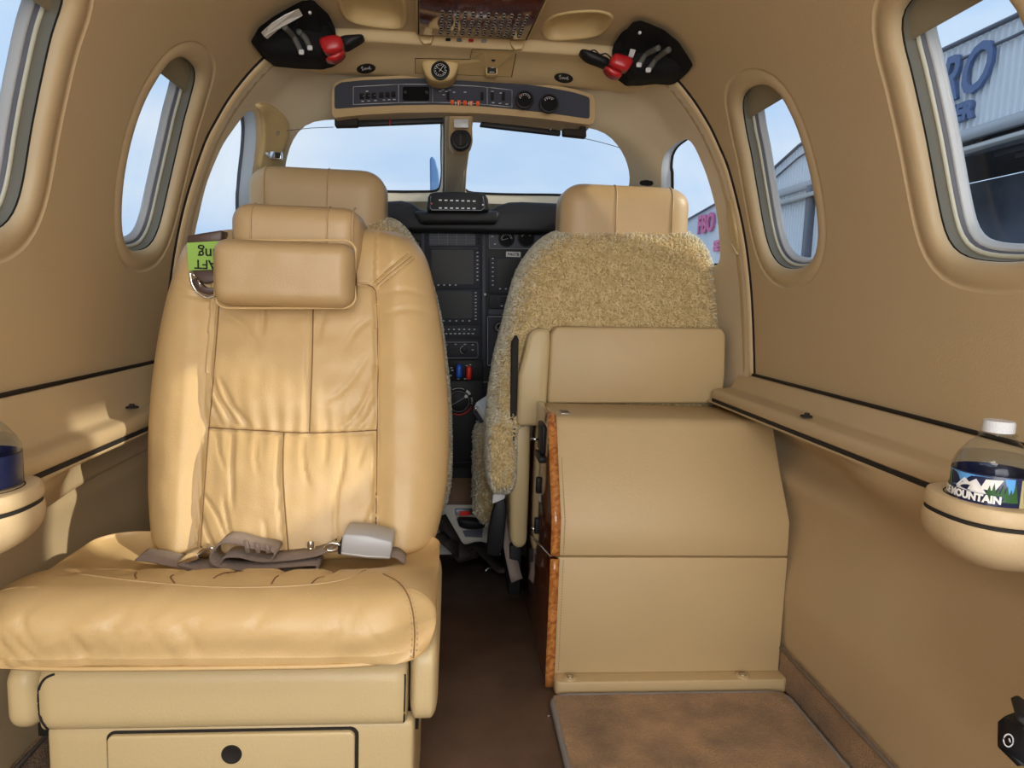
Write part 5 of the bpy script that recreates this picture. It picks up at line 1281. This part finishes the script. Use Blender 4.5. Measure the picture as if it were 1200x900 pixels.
# seat control on the lower right wall
sc_ = empty('power_outlet', (.52, .53, .37), label='black box with round white symbol on the lower right wall', cat='power socket')
rbig('tan_mount', (.515, .40, .30), (.66, .555, .415), (.04, .05, .045), M['wall'], sc_, n=14)
bxo = prism('box', [U(1168, 846, .53), U(1178, 838, .53), U(1198, 852, .50), U(1205, 860, .50), U(1205, 900, .50), U(1193, 897, .50), U(1168, 876, .53)], (.03, .012, 0), M['black'], sc_, bw=.002)
c = U(1179.5, 866, .515)
tube('round_symbol', [c+V((.0035*math.cos(2*PI*i/20)*.8, -.002-.0035*math.cos(2*PI*i/20)*.5, .0055*math.sin(2*PI*i/20))) for i in range(20)], .0006, M['mark'], bxo, closed=True, n=5)
tube('symbol_stroke', [c+V((.0, -.0025, .002)), c+V((.001, -.003, -.001))], .0006, M['mark'], bxo, n=5)
prism('socket_part', [U(1189, 842, .49), U(1200, 838, .49), U(1215, 850, .48), U(1212, 864, .48)], (.02, .03, 0), M['black'], sc_, bw=.002)
# ---------------------------------------------------------------- outside
gm = mat('apron_concrete', (.30, .30, .29), .9, var=.1, vscale=.4)
mesh('apron_ground', [(-150, -80, -1.3), (150, -80, -1.3), (150, 300, -1.3), (-150, 300, -1.3)], [(0, 1, 2, 3)], gm, smooth=False, kind='structure')
hm = mat('white_corrugated', (.84, .86, .88), .6)
def hangar(name, x, poly, depth, mt, lab, rib=.30):
    h = empty(name, (x, poly[0][0], -1.3), label=lab, cat='building')
    vs = []; fs = []
    prism('wall', [(x, a, b) for a, b in poly], (depth, 0, 0), mt, h, smooth=False)
    return h
def roofz(poly, y):
    return max([lerp(a[1], b[1], (y-a[0])/(b[0]-a[0])) for a, b in zip(poly, poly[1:]+poly[:1]) if a[0] != b[0] and min(a[0], b[0]) <= y <= max(a[0], b[0])])
def onx(px, py, X): 
    d = U(px, py, 1)-V((0, 0, CAMZ)); return V((0, 0, CAMZ))+d*(X/d.x)
HX = 10.0
r1, r2, r3, r4 = onx(912, 196, HX), onx(940, 171, HX), onx(1104, 62, HX), onx(1195, 20, HX)
print('roof', [tuple(round(c, 1) for c in r) for r in (r1, r2, r3, r4)])
d1, d2 = onx(1125, 166, HX), onx(1199, 140, HX); e1, e2 = onx(920, 239, HX), onx(949, 225, HX)
print('door', [tuple(round(c, 1) for c in r) for r in (d1, d2, e1, e2)])
ya_, yb_ = 4.0, r1.y+.6
roof = [(ya_, r4.z+.2), (r4.y, r4.z), (r3.y, r3.z), (r2.y, r2.z), (r1.y, r1.z), (yb_, r1.z-.3)]
H = empty('hangar', (HX, r3.y, -1.3), label='white corrugated metal hangar with blue lettering seen through the right windows', cat='building')
DZ, DY = d1.z, d1.y
ncor = 110
for k in range(ncor):
    y0 = lerp(ya_, yb_, k/ncor); y1 = lerp(ya_, yb_, (k+.55)/ncor); y2 = lerp(ya_, yb_, (k+1)/ncor)
    zb = DZ if y1 < DY else -1.3
    zt = lambda y: interp([(a, b) for a, b in roof], y)[0]
    o = mesh('wall_panel', [(HX, y0, zb), (HX, y1, zb), (HX, y1, zt(y1)), (HX, y0, zt(y0)), (HX-.06, lerp(y1, y2, .25), zb), (HX-.06, lerp(y1, y2, .75), zb), (HX-.06, lerp(y1, y2, .75), zt(y2)), (HX-.06, lerp(y1, y2, .25), zt(y1)), (HX, y2, zb), (HX, y2, zt(y2))],
             [(0, 1, 2, 3), (1, 4, 7, 2), (4, 5, 6, 7), (5, 8, 9, 6)], hm, H, smooth=False)
tube('roof_edge', [(HX-.1, a, b) for a, b in roof], .05, M['seal'], H, n=6)
tube('roof_edge', [(HX-.1, a, b-.35) for a, b in roof], .03, M['seal'], H, n=6)
prism('dark_opening', [(HX+3.5, ya_-1, -1.3), (HX+3.5, yb_, -1.3), (HX+3.5, yb_, DZ), (HX+3.5, ya_-1, DZ)], (.1, 0, 0), mat('hangar_inside', (.35, .40, .50), .8, var=.5, vscale=.6), H, smooth=False)
prism('inner_ceiling', [(HX+.1, ya_-1, DZ+.02), (HX+3.5, ya_-1, DZ+.02), (HX+3.5, yb_, DZ+.02), (HX+.1, yb_, DZ+.02)], (0, 0, .1), mat('hangar_ceiling', (.05, .05, .06), .8), H, smooth=False)
for k in range(7): box('inner_beam', (HX+.3+k*.45, ya_, DZ-.25), (HX+.36+k*.45, DY, DZ), M['seal'], H, bw=0)
for k, w_ in enumerate((.16, .07)): box('door_header', (HX-.15-.1*k, ya_, DZ-.05-.28*k), (HX, yb_, DZ+w_-.28*k), M['steel'] if k else M['grey'], H, bw=0)
box('door_post', (HX-.2, e2.y-.5, -1.3), (HX, e2.y-.2, DZ), M['seal'], H, bw=0)
for yy, zz_ in ((d1.y-.9, DZ-.4), (d1.y-1.9, DZ-.35)): box('hangar_lamp', (HX+1, yy-.12, zz_-.05), (HX+1.4, yy+.12, zz_), mat('lamp_glow', (1, 1, 1), .5, emit=(1, 1, 1, 2.0)), H, bw=0)
M['sign'] = mat('blue_sign', (.11, .17, .33), .5)
def sidetext(s, px, py, X, hpx, parent, m, nm, shear=0, sx=1.0, bold=0):
    c = onx(px, py, X); a, b = onx(px, py-hpx/2, X), onx(px, py+hpx/2, X)
    return text(nm, s, (X-.12, c.y, c.z), m, (a.z-b.z)*1.38, xdir=(0, -1, 0), ydir=(0, 0, 1), parent=parent, ext=.04, shear=shear, sx=sx, bold=bold)
sidetext('RO', 1136, 90, HX, 54, H, M['sign'], 'sign_letters', .25, .80, .02)
sidetext('TER', 1131, 134, HX, 19, H, M['sign'], 'sign_letters', .1, 1.0, .03)
FX = 14.0
f1, f2 = onx(812, 255, FX), onx(846, 236, FX); f3 = onx(833, 263, FX)
F_ = empty('terminal_building', (FX, f1.y, -1.3), label='white building with pink lettering seen through the right cockpit window', cat='building')
sl = (f2.z-f1.z)/(f2.y-f1.y)
fw_ = mat('white_facade', (.72, .76, .82), .6)
prism('facade', [(FX, f1.y+4, -1.3), (FX, f1.y+4, f1.z-sl*-4 if False else f1.z+sl*4), (FX, f2.y-1.5, f2.z+sl*-1.5), (FX, f2.y-1.5, -1.3)], (4, 0, 0), fw_, F_, smooth=False)
tube('roof_edge', [(FX-.1, f1.y+4, f1.z+sl*4), (FX-.1, f2.y-1.5, f2.z-sl*1.5)], .06, M['seal'], F_, n=6)
M['pink'] = mat('pink_letters', (.75, .16, .35), .5)
sidetext('FBO', 829.5, 263, FX, 21, F_, M['pink'], 'sign_letters', 0, 1.0, .05)
sidetext('SE', 842, 289, FX, 12, F_, M['pink'], 'sign_letters', 0, 1.0, .04)
# propeller blade and the cowling beyond the windshield
nc = prism('nose_cowling', [V((.52*math.cos(2*PI*i/28), 2.62, .42+.50*math.sin(2*PI*i/28))) for i in range(28)], (0, 1.85, 0), mat('cowling_paint', (.7, .72, .75), .3), kind='structure')
for v in nc.data.vertices:
    if v.co.y > 4: v.co.x *= .42; v.co.z = .55+(v.co.z-.42)*.42
pr = empty('propeller', U(512, 250, 4.6), label='upright propeller blade in front of the left windshield pane', cat='propeller')
prism('blade', [U(x, y, 4.6) for x, y in ((503.5, 186), (506, 182.5), (510, 187), (514, 200), (516.5, 225), (517, 300), (515, 375), (507, 375), (505, 300), (504, 225))], (0, .03, 0), mat('blue_blade', (.12, .24, .45), .4), pr, bw=.008)
lathe('spinner', [(0, .28), (.06, .25), (.12, .16), (.16, .05), (.17, 0)], V((-.06, 4.45, .60)), M['grey'], pr, axis=(0, 1, 0), n=24)

# ---------------------------------------------------------------- labels of the setting
LAB = {'window_1': 'left cabin window beside the aft-facing leather seat, shade a little lowered', 'window_2': 'right cabin window beside the right cockpit seat, hangar corner seen through it',
       'window_3': 'left cabin window nearest the camera, cut by the left frame edge', 'window_4': 'right cabin window nearest the camera, blue lettering seen through it',
       'window_5': 'left cabin window behind the camera', 'window_6': 'right cabin window behind the camera',
       'floor': 'brown carpeted aisle floor', 'ceiling': 'tan vinyl cabin ceiling with two recessed grips', 'wall_front': 'pale cockpit liner round the windshield and side windows',
       'baseboard_right': 'brown carpeted strip at the foot of the right wall', 'baseboard_left': 'brown carpeted strip at the foot of the left wall',
       'trim_5': 'pale sloping floor plate in the cockpit aisle', 'trim_6': 'brown carpeted step below the instrument pedestal', 'apron_ground': 'grey concrete apron outside', 'nose_cowling': 'white engine cowling ahead of the windshield'}
for n_, l_ in LAB.items():
    if n_ in bpy.data.objects: bpy.data.objects[n_]['label'] = l_
